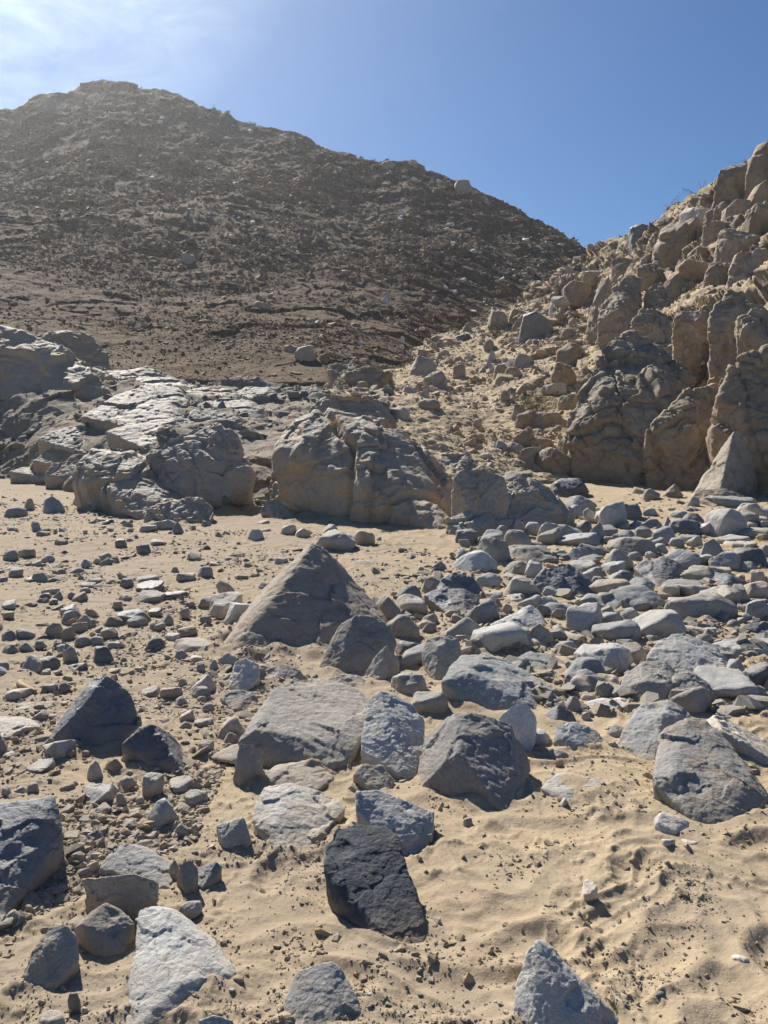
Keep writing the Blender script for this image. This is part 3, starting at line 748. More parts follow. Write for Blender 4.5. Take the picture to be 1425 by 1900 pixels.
LED('thin bedrock sheet stepping up behind the shining sloping slab', 'stepped thin sheet', [(232,722),(300,735),(360,728)], [(228,712,.2),(262,700,.5),(320,703,.5),(365,715,.3)])
LED('flat grey bedrock sheet between the shining slab and the overhanging boulder', 'flat grey sheet', [(325,800),(380,805),(445,800)], [(320,775,.3),(370,757,.6),(430,765,.6),(452,785,.3)])
LED('narrow bedrock step behind the knobbly shoulder', 'narrow bedrock step', [(380,765),(430,775),(480,768)], [(376,748,.3),(420,738,.6),(470,745,.5),(490,758,.3)])
LED('pair-topped bedrock step right of the stepped thin sheet', 'pair-topped step', [(345,742),(395,752),(440,745)], [(342,727,.3),(380,718,.6),(430,722,.5),(448,735,.3)])
LED('low brown bedrock slab at the lip of the dry fall, nearest the hill foot', 'brown lip slab', [(438,738),(480,745),(512,738)], [(436,728,.2),(455,717,.4),(500,717,.4),(515,728,.2)])
LED('jutting ledge of bedrock low on the left bank, above the stony plain', 'jutting ledge', [(75,838),(120,848),(165,842)], [(70,815,.3),(100,795,.6),(140,792,.6),(168,815,.3)])
LED('small tilted ledge with a lit edge below the jutting ledge', 'small tilted ledge', [(62,868),(100,876),(128,868)], [(60,855,.2),(85,838,.5),(115,842,.4),(130,855,.2)])
LED('broken ledge resting against the folded bedrock mass', 'broken ledge', [(85,895),(120,905),(150,898)], [(82,880,.2),(100,858,.5),(138,856,.5),(152,875,.2)])
LED('grey stepped ledge under the left edge dome', 'grey stepped ledge', [(20,890),(60,897),(95,888)], [(18,875,.3),(45,866,.5),(80,868,.4),(96,880,.2)])
# stack on the skyline of the dry fall
OUT('stack of blocky brown rocks at the lip of the dry fall', 'blocky lip stack', 'crag', [
  ([(607,720),(640,728),(690,722)], [(605,676,.3),(640,669,.4),(668,668,.4),(694,690,.3)]),
  ([(640,725),(690,728),(730,715)], [(638,695,.2),(680,680,.35),(722,690,.3)])], surf='A', vox=80)
# --- the crag at right
def CR(label, mark, base, ups, more=(), surf='R', vox=110, Y=None, name='crag_boulder'):
    deep = lambda u: [(x, y, k * 1.7) for x, y, k in u]
    return put_rock(name, label, 'crag boulder', M['crag'], 'k', surf, [(base, deep(ups))] + [(b, deep(u)) for b, u in more], vox, mark, None, Y)
HUGE = B('huge rounded brown boulder with a lit cap at the foot of the crag', 'huge capped boulder', 'crag', 'k', [(1060,850),(1110,888),(1180,898),(1260,900),(1330,890)],
  [(1050,820,.12),(1075,742,.36),(1095,690,.5),(1112,648,.62),(1132,629,.72),(1170,621,.78),(1225,638,.74),(1258,672,.62),(1285,700,.52),(1312,760,.4),(1340,840,.2),(1120,720,.24),(1165,690,.3),(1215,700,.28),(1255,740,.26),(1100,800,.06),(1170,790,.04),(1240,800,.06)], vox=130, name='crag_boulder', cat='crag boulder', surf='R')
CR('cracked block leaning on the left foot of the huge capped boulder', 'cracked left block', [(1045,850),(1070,880),(1105,890),(1128,870)], [(1042,828,.15),(1052,780,.3),(1076,748,.35),(1112,790,.2),(1126,840,.1),(1080,800,.05)], vox=80)
CR('double-headed shaded mass forming the right foot of the huge capped boulder', 'double-headed mass', [(1195,898),(1260,906),(1322,898),(1355,860)], [(1198,800,.1),(1225,775,.15),(1270,728,.3),(1310,715,.35),(1348,726,.35),(1356,790,.2),(1270,790,.02)], more=[([(1190,900),(1230,905),(1270,902)], [(1192,830,.1),(1215,780,.2),(1250,790,.2),(1275,850,.1)])], vox=100)
B('tall fin of rock with a bright left edge at the foot of the crag', 'tall bright-edged fin', 'crag', 's',
  [(1285,925),(1330,936),(1403,922)], [(1290,905,.2),(1327,867,.25),(1361,797,.35),(1373,797,.35),(1394,840,.35),(1407,880,.3),(1345,862,.1)], vox=64)
B('low tan block under the tall bright-edged fin', 'low tan block', 'crag', 's',
  [(1283,932),(1330,943),(1385,938)], [(1283,920,.2),(1300,908,.3),(1345,906,.35),(1385,922,.3)], name='rock', cat='rock', vox=50)
CR('dark shadowed wall of the crag behind the tall fin, cut by the right edge', 'shadowed crag wall', [(1335,900),(1400,915),(1520,930)], [(1330,740,.2),(1370,660,.3),(1440,640,.35),(1530,650,.3),(1400,760,.05)], vox=90)
CR('square-topped boulder with a lit left corner, above the huge capped boulder', 'square-topped boulder', [(1255,655),(1300,695),(1330,680)], [(1250,590,.2),(1262,575,.35),(1290,568,.5),(1322,571,.5),(1328,620,.2),(1285,600,.05)], vox=80)
CR('smooth tall boulder joined to the right of the square-topped boulder', 'smooth tall boulder', [(1310,700),(1350,720),(1400,710)], [(1315,600,.2),(1325,565,.35),(1360,550,.4),(1400,600,.3),(1410,660,.2),(1350,620,.03)], vox=80)
CR('slanting slab boulder dipping right above the smooth tall boulder', 'slanting slab boulder', [(1350,600),(1400,640),(1460,680)], [(1342,548,.2),(1355,535,.4),(1375,540,.45),(1430,585,.4),(1470,640,.3)], vox=70)
CR('very large shaded block at the right edge, under the slanting slab boulder', 'large shaded edge block', [(1375,690),(1430,720),(1520,740)], [(1370,590,.2),(1400,575,.3),(1470,600,.35),(1520,650,.3),(1420,650,.05)], vox=80)
CR('pointed block with a split down its right side, left of the square-topped boulder', 'split pointed block', [(1175,632),(1210,640),(1245,632)], [(1172,600,.2),(1190,575,.35),(1215,570,.4),(1243,585,.35),(1246,610,.2),(1210,600,.05)], vox=70)
CR('narrow upright block perched on the split pointed block', 'narrow perched block', [(1195,572),(1220,582),(1242,580)], [(1194,555,.2),(1208,528,.4),(1228,521,.45),(1241,535,.35),(1244,565,.2)], vox=60)
CR('tall dark rib of rock left of the split pointed block', 'tall dark rib', [(1110,628),(1145,640),(1180,615)], [(1106,600,.15),(1135,560,.3),(1140,530,.5),(1165,512,.6),(1192,515,.6),(1190,560,.3),(1150,575,.05)], vox=80)
B_ = None
# ------------------------------------------------------------------ smaller stones, window by window of the photograph
TONE = dict(g=('grey', 'grey'), l=('light', 'pale grey'), d=('dark', 'dark'), w=('warm', 'brownish'), p=('white', 'white'), t=('crag', 'tan'), b=('bed', 'grey-brown'))
SHAPE = dict(a='angular', r='rounded', f='flat', k='craggy', s='blunt')
def boxes(ox, oy, sc, surf, rows, name=None, cat=None, group=None, vox=None, grow=0.):
    for row in rows.split(';'):
        row = row.split()
        if len(row) < 5: continue
        x0, y0, x1, y1 = [float(v) for v in row[:4]]
        sh, tn = row[4][0], row[4][1]
        x0, x1 = ox + x0 / sc, ox + x1 / sc; y0, y1 = oy + y0 / sc, oy + y1 / sc
        gx, gy = (x1 - x0) * grow / 2, (y1 - y0) * grow
        x0 -= gx; x1 += gx; y0 -= gy
        w = x1 - x0
        nm = name or ('slab' if sh == 'f' and w > 42 else 'rock' if w > 38 else 'stone')
        v = vox or (30 if w > 60 else 22 if w > 35 else 14)
        box_rock(nm, cat or nm, M[TONE[tn][0]], sh, surf, x0, y0, x1, y1, (TONE[tn][1], SHAPE[sh]), v, group)

# the boulder field, left half
boxes(825, 900, 4.75, 'G', """90 570 260 690 al;85 600 480 790 al;265 485 610 720 ag;315 415 560 560 rg;455 370 575 500 rl;530 410 775 590 rg;720 335 860 430 rl;840 345 1070 480 rl;905 285 1090 370 rg;
950 355 1270 480 fg;705 500 880 575 rg;570 555 1000 700 sg;550 680 760 800 rg;720 680 890 820 rl;480 680 650 740 fg;535 780 720 850 fl;545 820 870 1000 al;870 900 1010 1010 rl;1030 430 1420 540 fg;1150 520 1420 640 ag;
1080 560 1300 680 ag;1200 625 1420 720 fg;1120 680 1350 770 fl;1200 730 1420 850 fg;1300 820 1425 950 rg;930 570 1090 650 fl;1185 320 1310 410 rd;1225 210 1370 340 al;1255 345 1425 510 ag;1085 110 1340 270 rg;975 -40 1280 110 rd;
360 940 530 1010 fg;510 970 720 1050 fl;650 970 880 1110 fl;850 995 1010 1120 rl;940 1060 1170 1145 rg;1110 1010 1270 1080 fw;500 1050 600 1140 rl;1095 1060 1425 1310 sl;1250 975 1425 1080 rw;950 1240 1090 1320 rl;1010 1300 1350 1400 fl;
200 1025 490 1230 sg;-60 1170 365 1370 ag;180 1335 480 1480 ag;755 1240 975 1425 aw;590 1290 840 1440 al;490 1290 660 1400 fg""", grow=.13)
# the boulder field, right half
boxes(1125, 900, 4.75, 'G', """95 180 330 310 sd;-60 170 210 370 sl;490 5 700 130 at;340 45 500 140 rw;250 25 380 80 fw;730 110 830 190 rg;940 105 1335 200 fg;1190 170 1370 260 rg;945 235 1245 450 sl;690 255 900 340 ad;
565 315 850 445 rd;800 340 950 440 fl;205 310 340 380 ag;310 305 510 390 ag;500 285 600 385 aw;60 410 270 530 ag;265 375 430 470 rg;440 375 570 450 rg;80 470 440 630 rg;20 585 250 760 rg;200 595 330 680 rg;355 590 450 660 rl;
565 590 850 740 sg;565 475 700 560 rg;820 490 1080 670 ag;1030 460 1300 540 fl;1100 500 1390 570 fl;1120 380 1320 450 fl;1190 390 1480 465 fl;945 605 1225 750 rl;1170 570 1460 720 rd;1350 535 1480 640 rl;770 620 940 720 fl;
665 720 1000 860 aw;840 780 1290 900 ad;920 720 1130 800 fg;1290 760 1425 880 rw;1235 860 1460 1010 rw;640 870 1060 1010 fl;1110 895 1290 1040 rg;900 910 1240 1080 fg;500 870 660 1000 rl;600 850 880 920 fg;235 840 440 960 rg;
-150 835 270 980 sw;35 760 280 870 rd;60 920 550 1140 rg;-170 985 230 1140 rg;550 1010 790 1100 fl;560 965 1230 1240 sg;1195 1055 1290 1120 rl;1260 1030 1480 1210 rl;1195 1140 1300 1220 rl;1080 1195 1220 1300 rg;
145 1100 310 1230 rl;180 1200 290 1260 rw;220 1245 400 1340 rl;300 1130 720 1370 sl;-40 1130 180 1250 rg;-60 1210 330 1400 sg;690 1225 1080 1350 fw;700 1290 880 1340 fg;810 1320 950 1420 rg;340 1330 460 1410 rg;-20 680 180 790 fl""", grow=.15)
# between the larger boulders at right
boxes(1000, 1050, 3.353, 'G', """345 675 540 790 sw;140 800 295 930 ag;50 1135 200 1235 rg;430 985 560 1090 rl;260 905 330 975 rl;1165 570 1310 720 rg;1300 600 1480 780 sd;1330 740 1420 850 sg;105 460 260 550 rl;480 480 740 600 sw;165 670 300 780 sd;570 890 665 990 rl;400 990 470 1045 fg;170 1265 380 1335 fl;905 360 1180 450 fw""")
# the left plain, upper
boxes(0, 900, 4.75, 'G', """0 180 205 300 rg;190 110 300 220 aw;310 95 570 255 ag;610 105 720 180 aw;710 130 925 240 fg;1005 200 1190 280 fg;245 310 375 420 ag;300 400 430 470 rg;450 385 510 430 ag;480 430 565 480 ag;450 470 580 540 rg;5 560 150 670 rw;140 555 290 640 fg;
205 675 270 710 fl;260 660 355 715 fl;340 610 470 680 rg;1085 465 1185 505 fw;1200 350 1370 420 fl;790 635 895 695 fl;955 630 1050 690 rg;60 735 190 770 fg;-10 720 110 760 fl;490 735 580 785 rg;580 725 725 785 rg;240 765 440 860 ag;
185 805 330 860 fd;745 805 905 875 fg;640 860 830 910 fg;330 905 510 975 fl;330 945 450 1010 rd;440 930 550 1010 ag;680 900 790 955 rw;580 935 680 1000 rg;1180 795 1380 860 fg;1030 820 1170 910 rg;1170 845 1420 950 fd;1170 930 1425 1040 fg;
930 830 1010 870 aw;-20 1010 130 1090 fl;470 1060 710 1170 fd;520 1100 660 1210 rg;690 1085 840 1175 aw;750 1165 840 1235 rg;950 1090 1320 1210 sd;1290 1085 1410 1150 fd;1300 1200 1425 1275 rg;-10 1110 110 1180 fw;330 1200 540 1340 ag;520 1250 640 1360 rg;
-20 1275 165 1380 ag;650 1330 780 1420 rg;775 1330 900 1410 rg;930 1370 1080 1440 fl;1010 1310 1105 1360 fg""")
boxes(200, 950, 4.75, 'G', """340 55 590 155 fl;545 80 675 205 ag;545 15 665 85 aw;1165 145 1390 270 al;1280 70 1425 115 fl;345 240 510 295 fl;775 475 920 580 rg;570 530 760 610 fl;540 480 635 540 ag;940 590 1150 770 aw;860 715 1170 915 fl;1000 780 1290 990 fp;
770 740 980 830 ag;1095 545 1240 590 fw;1310 615 1425 670 rw;450 695 700 770 fd;620 840 720 930 rg;800 900 920 980 rg;440 890 575 990 ag;355 965 500 1040 fg;470 1060 630 1145 fp;310 1090 510 1220 ad;530 1130 960 1255 sg;560 1215 715 1310 ag;
665 1260 835 1345 fp;775 1330 860 1420 rg;860 1295 990 1410 ag;340 845 460 910 fd;880 440 1000 480 fl;660 780 770 830 fg;1290 1330 1440 1420 rg""")
# the left plain, lower
boxes(0, 1150, 3.5625, 'G', """1165 385 1240 450 ag;1230 350 1425 490 rl;1255 440 1390 520 rg;1295 500 1365 545 rl;1180 595 1285 675 fl;1330 550 1420 610 rl;1270 645 1400 705 fg;1165 668 1265 725 rg;1300 795 1410 875 fl;870 310 935 350 fl;680 320 790 355 fl;
205 240 380 330 rd;400 150 525 280 ag;340 145 410 200 rg;225 130 300 190 rg;110 140 225 210 ag;-20 160 110 230 ag;120 265 190 325 rg;265 325 330 365 fl;335 325 410 365 fl;375 410 470 485 ag;-20 445 190 540 fl;255 415 370 490 fl;
195 595 320 680 rg;55 560 210 610 fl;200 545 350 595 fg;-10 865 120 930 rd;140 935 330 1020 fd;775 835 910 950 al;655 910 815 1010 aw;550 920 670 1070 al;500 1090 745 1235 fl;765 1030 910 1130 ag;930 1020 1075 1170 fl;1070 1050 1270 1140 fg;
1190 1130 1360 1230 rl;750 1140 845 1230 ag;375 1075 490 1145 rg;440 1065 520 1120 ag;160 1075 245 1170 rg;75 1100 165 1165 rg;-15 1100 70 1190 rg;25 1150 80 1200 rg;890 1165 955 1230 rl;835 1160 910 1200 fl""")
boxes(0, 1380, 3.5625, 'G', """920 360 1170 570 al;535 565 700 680 ad;660 490 710 545 rg;680 565 720 610 rg;1150 520 1265 610 rw;1255 530 1310 600 rw;20 1095 125 1205 rw;150 1060 215 1130 rw;430 1150 550 1210 fw;1160 1040 1325 1150 rl;300 795 350 830 rg;355 800 440 840 rw;560 765 650 855 fw;1110 770 1185 880 fw""")
# beside the pyramid and along the sand's edge
boxes(0, 0, 1, 'G', """573 984 662 1022 sw;655 983 696 1010 rw;518 972 552 996 rl;545 978 575 1000 rw;508 1034 533 1048 rp;592 972 632 992 aw;648 1040 700 1052 fg;470 1238 495 1268 rg;688 1104 752 1150 ag;712 1138 782 1190 rw;728 1188 788 1228 rd;720 1248 800 1300 sg;758 1280 836 1330 sg;690 1300 720 1330 rg;572 1250 596 1262 ag;
50 1898 90 1930 rd;120 1838 148 1880 rd;60 1880 120 1915 rw;1010 1440 1046 1462 rg;556 1540 606 1566 rw;1218 1508 1292 1552 fp;1228 1552 1258 1578 fp;1080 1634 1112 1680 fp;1268 1556 1300 1572 fp;1362 1768 1400 1802 fp;1386 1888 1425 1912 fw;858 1516 880 1534 rg;240 1382 252 1392 rg;1040 888 1094 921 rd""")
# the sandy ramp and scree at right
boxes(700, 520, 3.5625, 'R', """215 500 400 630 rg;500 550 590 640 rt;165 690 290 760 rw;275 715 350 780 rw;260 785 420 870 rw;75 835 220 910 rw;300 600 470 710 kb;705 390 800 460 rt;720 460 800 550 ag;900 485 1040 575 rg;770 550 870 650 rt;775 610 925 690 ft;840 570 980 640 rt;
715 170 860 320 st;865 190 970 270 rt;935 215 1185 390 sd;1135 150 1200 230 ap;895 265 985 330 rt;560 275 640 340 at;520 350 620 400 fd;350 365 420 410 rt;120 440 190 505 ap;1240 330 1410 420 ft;1190 410 1425 560 rt;1150 550 1340 680 kt;1090 680 1270 740 fl;1205 750 1340 850 rt;
1160 900 1260 970 at;770 1055 870 1130 rg;860 1070 980 1140 rg;895 965 1060 1080 kt;1025 1040 1190 1130 st;945 1100 1120 1220 st;1060 1110 1330 1280 kt;670 1145 760 1180 fl;755 1000 800 1065 at;890 815 1000 930 kt;940 870 1250 980 kt;815 725 880 795 rt;655 565 755 620 ft;580 480 630 510 ap;830 1260 1040 1340 rg""", vox=26)
# crag, higher up
boxes(1025, 260, 3.5625, 'R', """540 585 660 690 rd;670 540 740 580 rt;760 510 800 550 ap;750 575 1045 740 kt;910 465 1065 570 fl;1060 430 1240 530 kt;1125 215 1330 435 kt;1280 310 1425 445 at;1320 150 1470 320 st;1340 50 1480 165 rt;1180 440 1330 560 rt;1170 530 1290 620 kt;1325 460 1480 590 kt;1280 520 1380 680 st;
1020 580 1170 740 kt;1150 620 1380 800 kt;960 730 1140 810 kt;1220 765 1480 950 kt;845 830 1070 960 kt;1070 850 1260 1000 kt;765 930 885 1070 st;590 820 820 960 kt;510 830 620 890 at;425 790 560 890 st;290 950 410 1130 st;300 1130 520 1310 kt;470 1200 560 1290 rt;985 1030 1090 1110 rt;85 1255 250 1340 ft;100 960 290 1060 at;230 870 380 920 ft""", name='crag_boulder', cat='crag boulder', vox=40, grow=.28)
# loners on the left hill; several white ones are sun glints set as colour
boxes(0, 0, 1, 'L', """841 334 879 370 sb;754 298 776 318 kb;700 300 735 325 kb;885 366 915 384 fb;62 180 100 210 kb;182 152 212 178 kb;132 172 160 192 kb;18 206 40 226 kb;706 546 722 566 ap;731 450 746 462 ap;738 624 752 640 ap;924 530 940 541 ap;300 204 316 214 ap;243 268 262 280 ap;270 252 284 262 ap;340 365 356 376 kb;
660 290 676 302 al;860 560 880 572 ap;630 500 650 512 ab;560 590 590 606 kb;470 560 500 574 kb;330 470 360 486 kb;640 420 664 436 kb;770 480 792 494 kb;900 470 925 486 kb;960 505 985 520 kb;520 640 560 660 kb;545 640 588 676 sb;690 575 708 586 ap;600 455 616 466 al;255 600 275 612 al;815 525 832 538 al""", name='hillside_boulder', cat='hillside boulder', vox=18)
# more stones packed into the gaps of the boulder field
_px = random.Random(404)
def gaps(poly, n, smin, smax, tones, shapes, Rmin):
    got = 0
    for _ in range(9000):
        if got >= n: break
        x = _px.uniform(*poly[0]); y = _px.uniform(*poly[1])
        if len(poly) > 2 and not poly[2](x, y): continue
        Y = depth('G', x, y); w = _px.uniform(smin, smax) ** 1 * F / Y; h = w * _px.uniform(.42, .7)
        if any(d['surf'] == 'G' and d['x0'] - w * .02 < x < d['x1'] + w * .02 and d['y0'] < y < d['y1'] + h * .2 for d in INFO): continue
        sh = _px.choice(shapes); tn = _px.choice(tones)
        nm = 'slab' if sh == 'f' and w > 42 else 'rock' if w > 38 else 'stone'
        box_rock(nm, nm, M[TONE[tn][0]], sh, 'G', x - w / 2, y - h, x + w / 2, y, (TONE[tn][1], SHAPE[sh]), 18)
        got += 1
gaps(((850, 1425), (960, 1330), lambda x, y: y > 1010 - (x - 850) * .4 and x > 850 + max(0, y - 1250) * 2), 240, .12, .4, 'ggglldw', 'asffsr', 0)
gaps(((690, 860), (1110, 1300)), 14, .12, .26, 'gglw', 'ars', 0)
gaps(((420, 1010), (1180, 1420), lambda x, y: y < 1330 or x < 700 or x > 960), 60, .07, .22, 'gglw', 'aasf', 0)
gaps(((-20, 430), (900, 1420), lambda x, y: x < 430 - max(0, y - 1200) * .6), 46, .07, .17, 'gglwd', 'aarff', 0)
weather()
# ------------------------------------------------------------------ ground sheet
def sand_mat():
    m, nt, bs = new_mat('sand')
    geo = N(nt, 'ShaderNodeNewGeometry'); P = geo.outputs['Position']
    a = noise(nt, P, 0.7, 5, .6); b = noise(nt, P, 5, 6, .65); c = noise(nt, P, 60, 4, .7); d = noise(nt, P, 380, 2, .6)
    col = mixc(nt, ramp(nt, a, [(.35, 0.), (.65, 1.)]), (.43, .336, .219), (.385, .293, .188))
    col = mixc(nt, ramp(nt, b, [(.5, 0.), (.75, .6)]), col, (.31, .245, .17))
    col = mixc(nt, .7, col, ramp(nt, c, [(.3, .78), (.5, 1.), (.7, 1.14)]), 'MULTIPLY')
    col = mixc(nt, .8, col, ramp(nt, d, [(.28, .6), (.4, 1.), (.62, 1.), (.75, 1.3)]), 'MULTIPLY')
    # greyer gravelly wash on the left plain and in the boulder bed
    sx = N(nt, 'ShaderNodeSeparateXYZ'); nt.links.new(P, sx.inputs[0])
    gr = mth(nt, 'ADD', mth(nt, 'MULTIPLY', sx.outputs[0], -.16), mth(nt, 'MULTIPLY', noise(nt, P, 1.3, 5, .65), 1.6))
    col = mixc(nt, ramp(nt, gr, [(.55, 0.), (1.05, .8)]), col, (.31, .248, .18))
    nt.links.new(col, bs.inputs['Base Color'])
    bs.inputs['Roughness'].default_value = .95; bs.inputs['Specular IOR Level'].default_value = .15
    bump(nt, bs, [(noise(nt, P, 18, 6, .7), .02, .35), (c, .006, .55), (d, .0015, .6)])
    return m
def hill_mat(name, c1, c2, c3, rock, fine=.12):
    m, nt, bs = new_mat(name)
    geo = N(nt, 'ShaderNodeNewGeometry'); P = geo.outputs['Position']
    a = noise(nt, P, .35 * fine * 8, 6, .65, .5); b = noise(nt, P, 1.6 * fine * 8, 6, .7); c = noise(nt, P, 7 * fine * 8, 5, .75)
    col = mixc(nt, ramp(nt, a, [(.38, 0.), (.62, 1.)]), c1, c2)
    col = mixc(nt, ramp(nt, b, [(.5, 0.), (.62, .8)]), col, c3)
    col = mixc(nt, .9, col, ramp(nt, c, [(.32, .68), (.5, 1.), (.68, 1.3)]), 'MULTIPLY')
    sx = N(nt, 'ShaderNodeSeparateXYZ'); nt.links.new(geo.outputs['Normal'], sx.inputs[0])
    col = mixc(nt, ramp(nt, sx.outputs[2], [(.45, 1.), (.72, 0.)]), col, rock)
    nt.links.new(col, bs.inputs['Base Color'])
    bs.inputs['Roughness'].default_value = .95; bs.inputs['Specular IOR Level'].default_value = .05
    bump(nt, bs, [(b, .14, .45), (c, .05, .6)])
    return m
M['sand'] = sand_mat()
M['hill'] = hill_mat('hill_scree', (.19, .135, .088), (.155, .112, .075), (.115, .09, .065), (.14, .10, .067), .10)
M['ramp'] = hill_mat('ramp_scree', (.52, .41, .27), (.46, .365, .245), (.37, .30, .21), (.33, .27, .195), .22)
M['apron'] = hill_mat('apron_rock', (.34, .30, .25), (.38, .315, .235), (.27, .235, .19), (.30, .245, .18), .3)
M['scree_l'] = rock_mat('hill_stones', (.18, .13, .088), (.25, .19, .135), (.18, .12, .075), .5, fine=.15, dust=.1, bumpk=.4, rough=.8, spec=.1)
M['scree_r'] = rock_mat('ramp_stones', (.32, .27, .205), (.42, .355, .27), (.27, .195, .13), .5, fine=.3, dust=.3, bumpk=.5)
M['gravel'] = rock_mat('gravel', (.27, .255, .235), (.37, .34, .295), (.30, .24, .18), .7, fine=.8, dust=.3, bumpk=.5)

ang = np.radians(np.concatenate([np.linspace(-180, -62, 40, endpoint=False), np.linspace(-62, -28, 260, endpoint=False), np.linspace(-28, 28, 780), np.linspace(28, 62, 261)[1:], np.linspace(62, 180, 41)[1:]]))
rad = np.concatenate([[0.02, .5, 1.0], np.geomspace(1.45, 19, 880), np.geomspace(20, 250, 50)])
A_, R_ = np.meshgrid(ang, rad)
GX, GY = (R_ * np.sin(A_)).ravel(), (R_ * np.cos(A_)).ravel()
V = np.stack([GX, GY, ground_z(GX, GY)], -1)
o = link('ground', mesh_from('ground', V, grid_faces(len(rad), len(ang))), M['sand'])
tag(o, 'pale tan sand of the dry valley floor, rippled and footprinted in front', 'ground', None, 'structure')

def hillside(key, name, tab, cols, rows, mat, rough, label, seed, backs, strata=0.0):
    V = slope_sheet(tab, cols, rows, backs)
    n = normals(V)
    sh = V.shape; P = V.reshape(-1, 3)
    d = rough(P)
    V = (P + n.reshape(-1, 3) * d[:, None]).reshape(sh)
    o = link(name, mesh_from(name, V.reshape(-1, 3), grid_faces(sh[0], sh[1])), mat)
    tag(o, label, 'hill' if name != 'terrain' else 'terrain', None, 'structure')
    SURF[key] = V
    return o
def rough_l(P):
    k = np.clip(P[:, 1] / 60, .35, 1.2)
    g = fbm(P * np.array([.10, .035, .035]), 4, 101) * 2.2          # gullies running down
    r = ridged(P * .16, 4, 102) * .3 + fbm(P * .6, 4, 103) * .32
    f1, f2, c = worley(P * np.array([.28, .28, .55]) + .8 * np.stack([fbm(P * .3, 2, 105)] * 3, -1), 104)
    crag = ((c >> 6) % 100) / 100. * sstep(.05, .5, fbm(P * .07, 3, 106) + .15)
    s = (P[:, 2] * .55 + fbm(P * .12, 3, 107) * 2.5) % 1
    return k * .5 * (g * .7 + r + crag * .7 + .22 * facet(P * .32, 109) + .16 * facet(P * 1.1, 110) + (.18 - .08 * (1 - sstep(34, 60, P[:, 1]))) * (s - .5) * sstep(0, .4, fbm(P * .09, 3, 108) + .1) + .10 * (1 - sstep(30, 60, P[:, 1])) * facet(P * np.array([.9, .9, 1.5]), 131)) * sstep(20, 34, P[:, 1])
def rough_r(P):
    up = sstep(-.2, .9, (P[:, 0] - 4.2) / 6 + fbm(P * .25, 2, 113) * .4)
    f1, f2, c = worley(P * np.array([.5, .4, .62]) + .35 * np.stack([fbm(P * .8, 3, 115)] * 3, -1), 114)
    return .13 * fbm(P * .7, 4, 111) + .05 * fbm(P * 3, 4, 112) + up * (.6 * ((c >> 6) % 100) / 100. - .25 - .2 * sstep(.06, 0, f2 - f1) + .35 * facet(P * .8, 116) + .12 * facet(P * 2.2, 117))
def rough_a(P):
    j = .2 * np.stack([fbm(P * 1.1, 2, 124), fbm(P * 1.1, 2, 125), fbm(P * 1.1, 2, 126)], -1)
    return .26 * fbm(P * .5, 3, 121) +   .17 * facet(P * np.array([.55, .7, 1.3]) + j, 122) + .05 * facet(P * np.array([1.6, 1.9, 3.2]) + j * 2, 123) + .025 * fbm(P * 4, 3, 127)
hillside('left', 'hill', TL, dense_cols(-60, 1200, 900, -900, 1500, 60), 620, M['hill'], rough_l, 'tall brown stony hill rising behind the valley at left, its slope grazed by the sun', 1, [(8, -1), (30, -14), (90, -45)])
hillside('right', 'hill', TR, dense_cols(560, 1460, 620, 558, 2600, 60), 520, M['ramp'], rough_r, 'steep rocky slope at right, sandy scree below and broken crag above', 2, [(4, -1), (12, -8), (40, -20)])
hillside('bank', 'terrain', TA, dense_cols(-60, 719, 560, -900, 720, 40), 330, M['apron'], rough_a, 'stepped grey bedrock bank between the stony plain and the left hill', 3, [(4, -.2), (8, -1.5)])
# ------------------------------------------------------------------ uncountable small stuff
def on_sheet(key, n, rs, keep=None, cols=None):
    V = SURF[key]
    a, b, c, d = V[:-1, :-1], V[:-1, 1:], V[1:, 1:], V[1:, :-1]
    area = np.linalg.norm(np.cross(c - a, d - b), axis=2) * .5
    ctr = (a + b + c + d) / 4
    wgt = area.copy()
    wgt[0] = 0; wgt[-3:] = 0
    if keep is not None: wgt *= keep(ctr)
    u = ctr[..., 0] / np.maximum(ctr[..., 1], 1) * F + 712
    wgt *= ((u > -120) & (u < 1560))
    p = wgt.ravel() / wgt.sum()
    i = rs.choice(len(p), n, p=p)
    w = rs.rand(n, 2)
    A, Bq, C, D = [q.reshape(-1, 3)[i] for q in (a, b, c, d)]
    return A * ((1 - w[:, :1]) * (1 - w[:, 1:])) + Bq * (w[:, :1] * (1 - w[:, 1:])) + C * (w[:, :1] * w[:, 1:]) + D * ((1 - w[:, :1]) * w[:, 1:])
rs = np.random.RandomState(77)
def clump(sc, seed, lo=-.1, hi=.35):
    return lambda c: sstep(lo, hi, fbm(c.reshape(-1, 3) * sc, 3, seed)).reshape(c.shape[:2]) + .12
def powsize(n, lo, hi, a, rs):
    u = rs.rand(n)
    return (lo ** -a + u * (hi ** -a - lo ** -a)) ** (-1 / a)
p = on_sheet('left', 95000, rs, clump(.12, 201, -.15, .35)); s = powsize(len(p), .07, .5, 2.4, rs) * np.clip(p[:, 1] / 55, .5, 1.2) * (1 - .5 * sstep(78, 92, p[:, 1]))
drift('scree', p, s, M['scree_l'], 'brown scree and broken rock strewn all over the left hill', 'scree', .6, 18, 1, .35)
p = on_sheet('left', 1500, rs, lambda c: clump(.09, 221, 0., .4)(c) * (1.2 - sstep(40, 95, c[..., 1]))); s = powsize(len(p), .2, .9, 2.4, rs) * np.clip(p[:, 1] / 50, .45, 1.1)
drift('scree', p, s, M['scree_l'], 'larger broken blocks lying about the lower half of the left hill', 'scree', .65, 16, 21, .35)
p = on_sheet('left', 900, rs, clump(.1, 202)); s = powsize(len(p), .14, .6, 2, rs) * np.clip(p[:, 1] / 55, .5, 1.4)
drift('scree', p + np.array([0, 0, .1]), s, M['white'], 'pale glinting flakes of stone scattered over the left hill', 'scree', .5, 10, 2, .3)  # white stone colour stands in for sun glints on flat tops
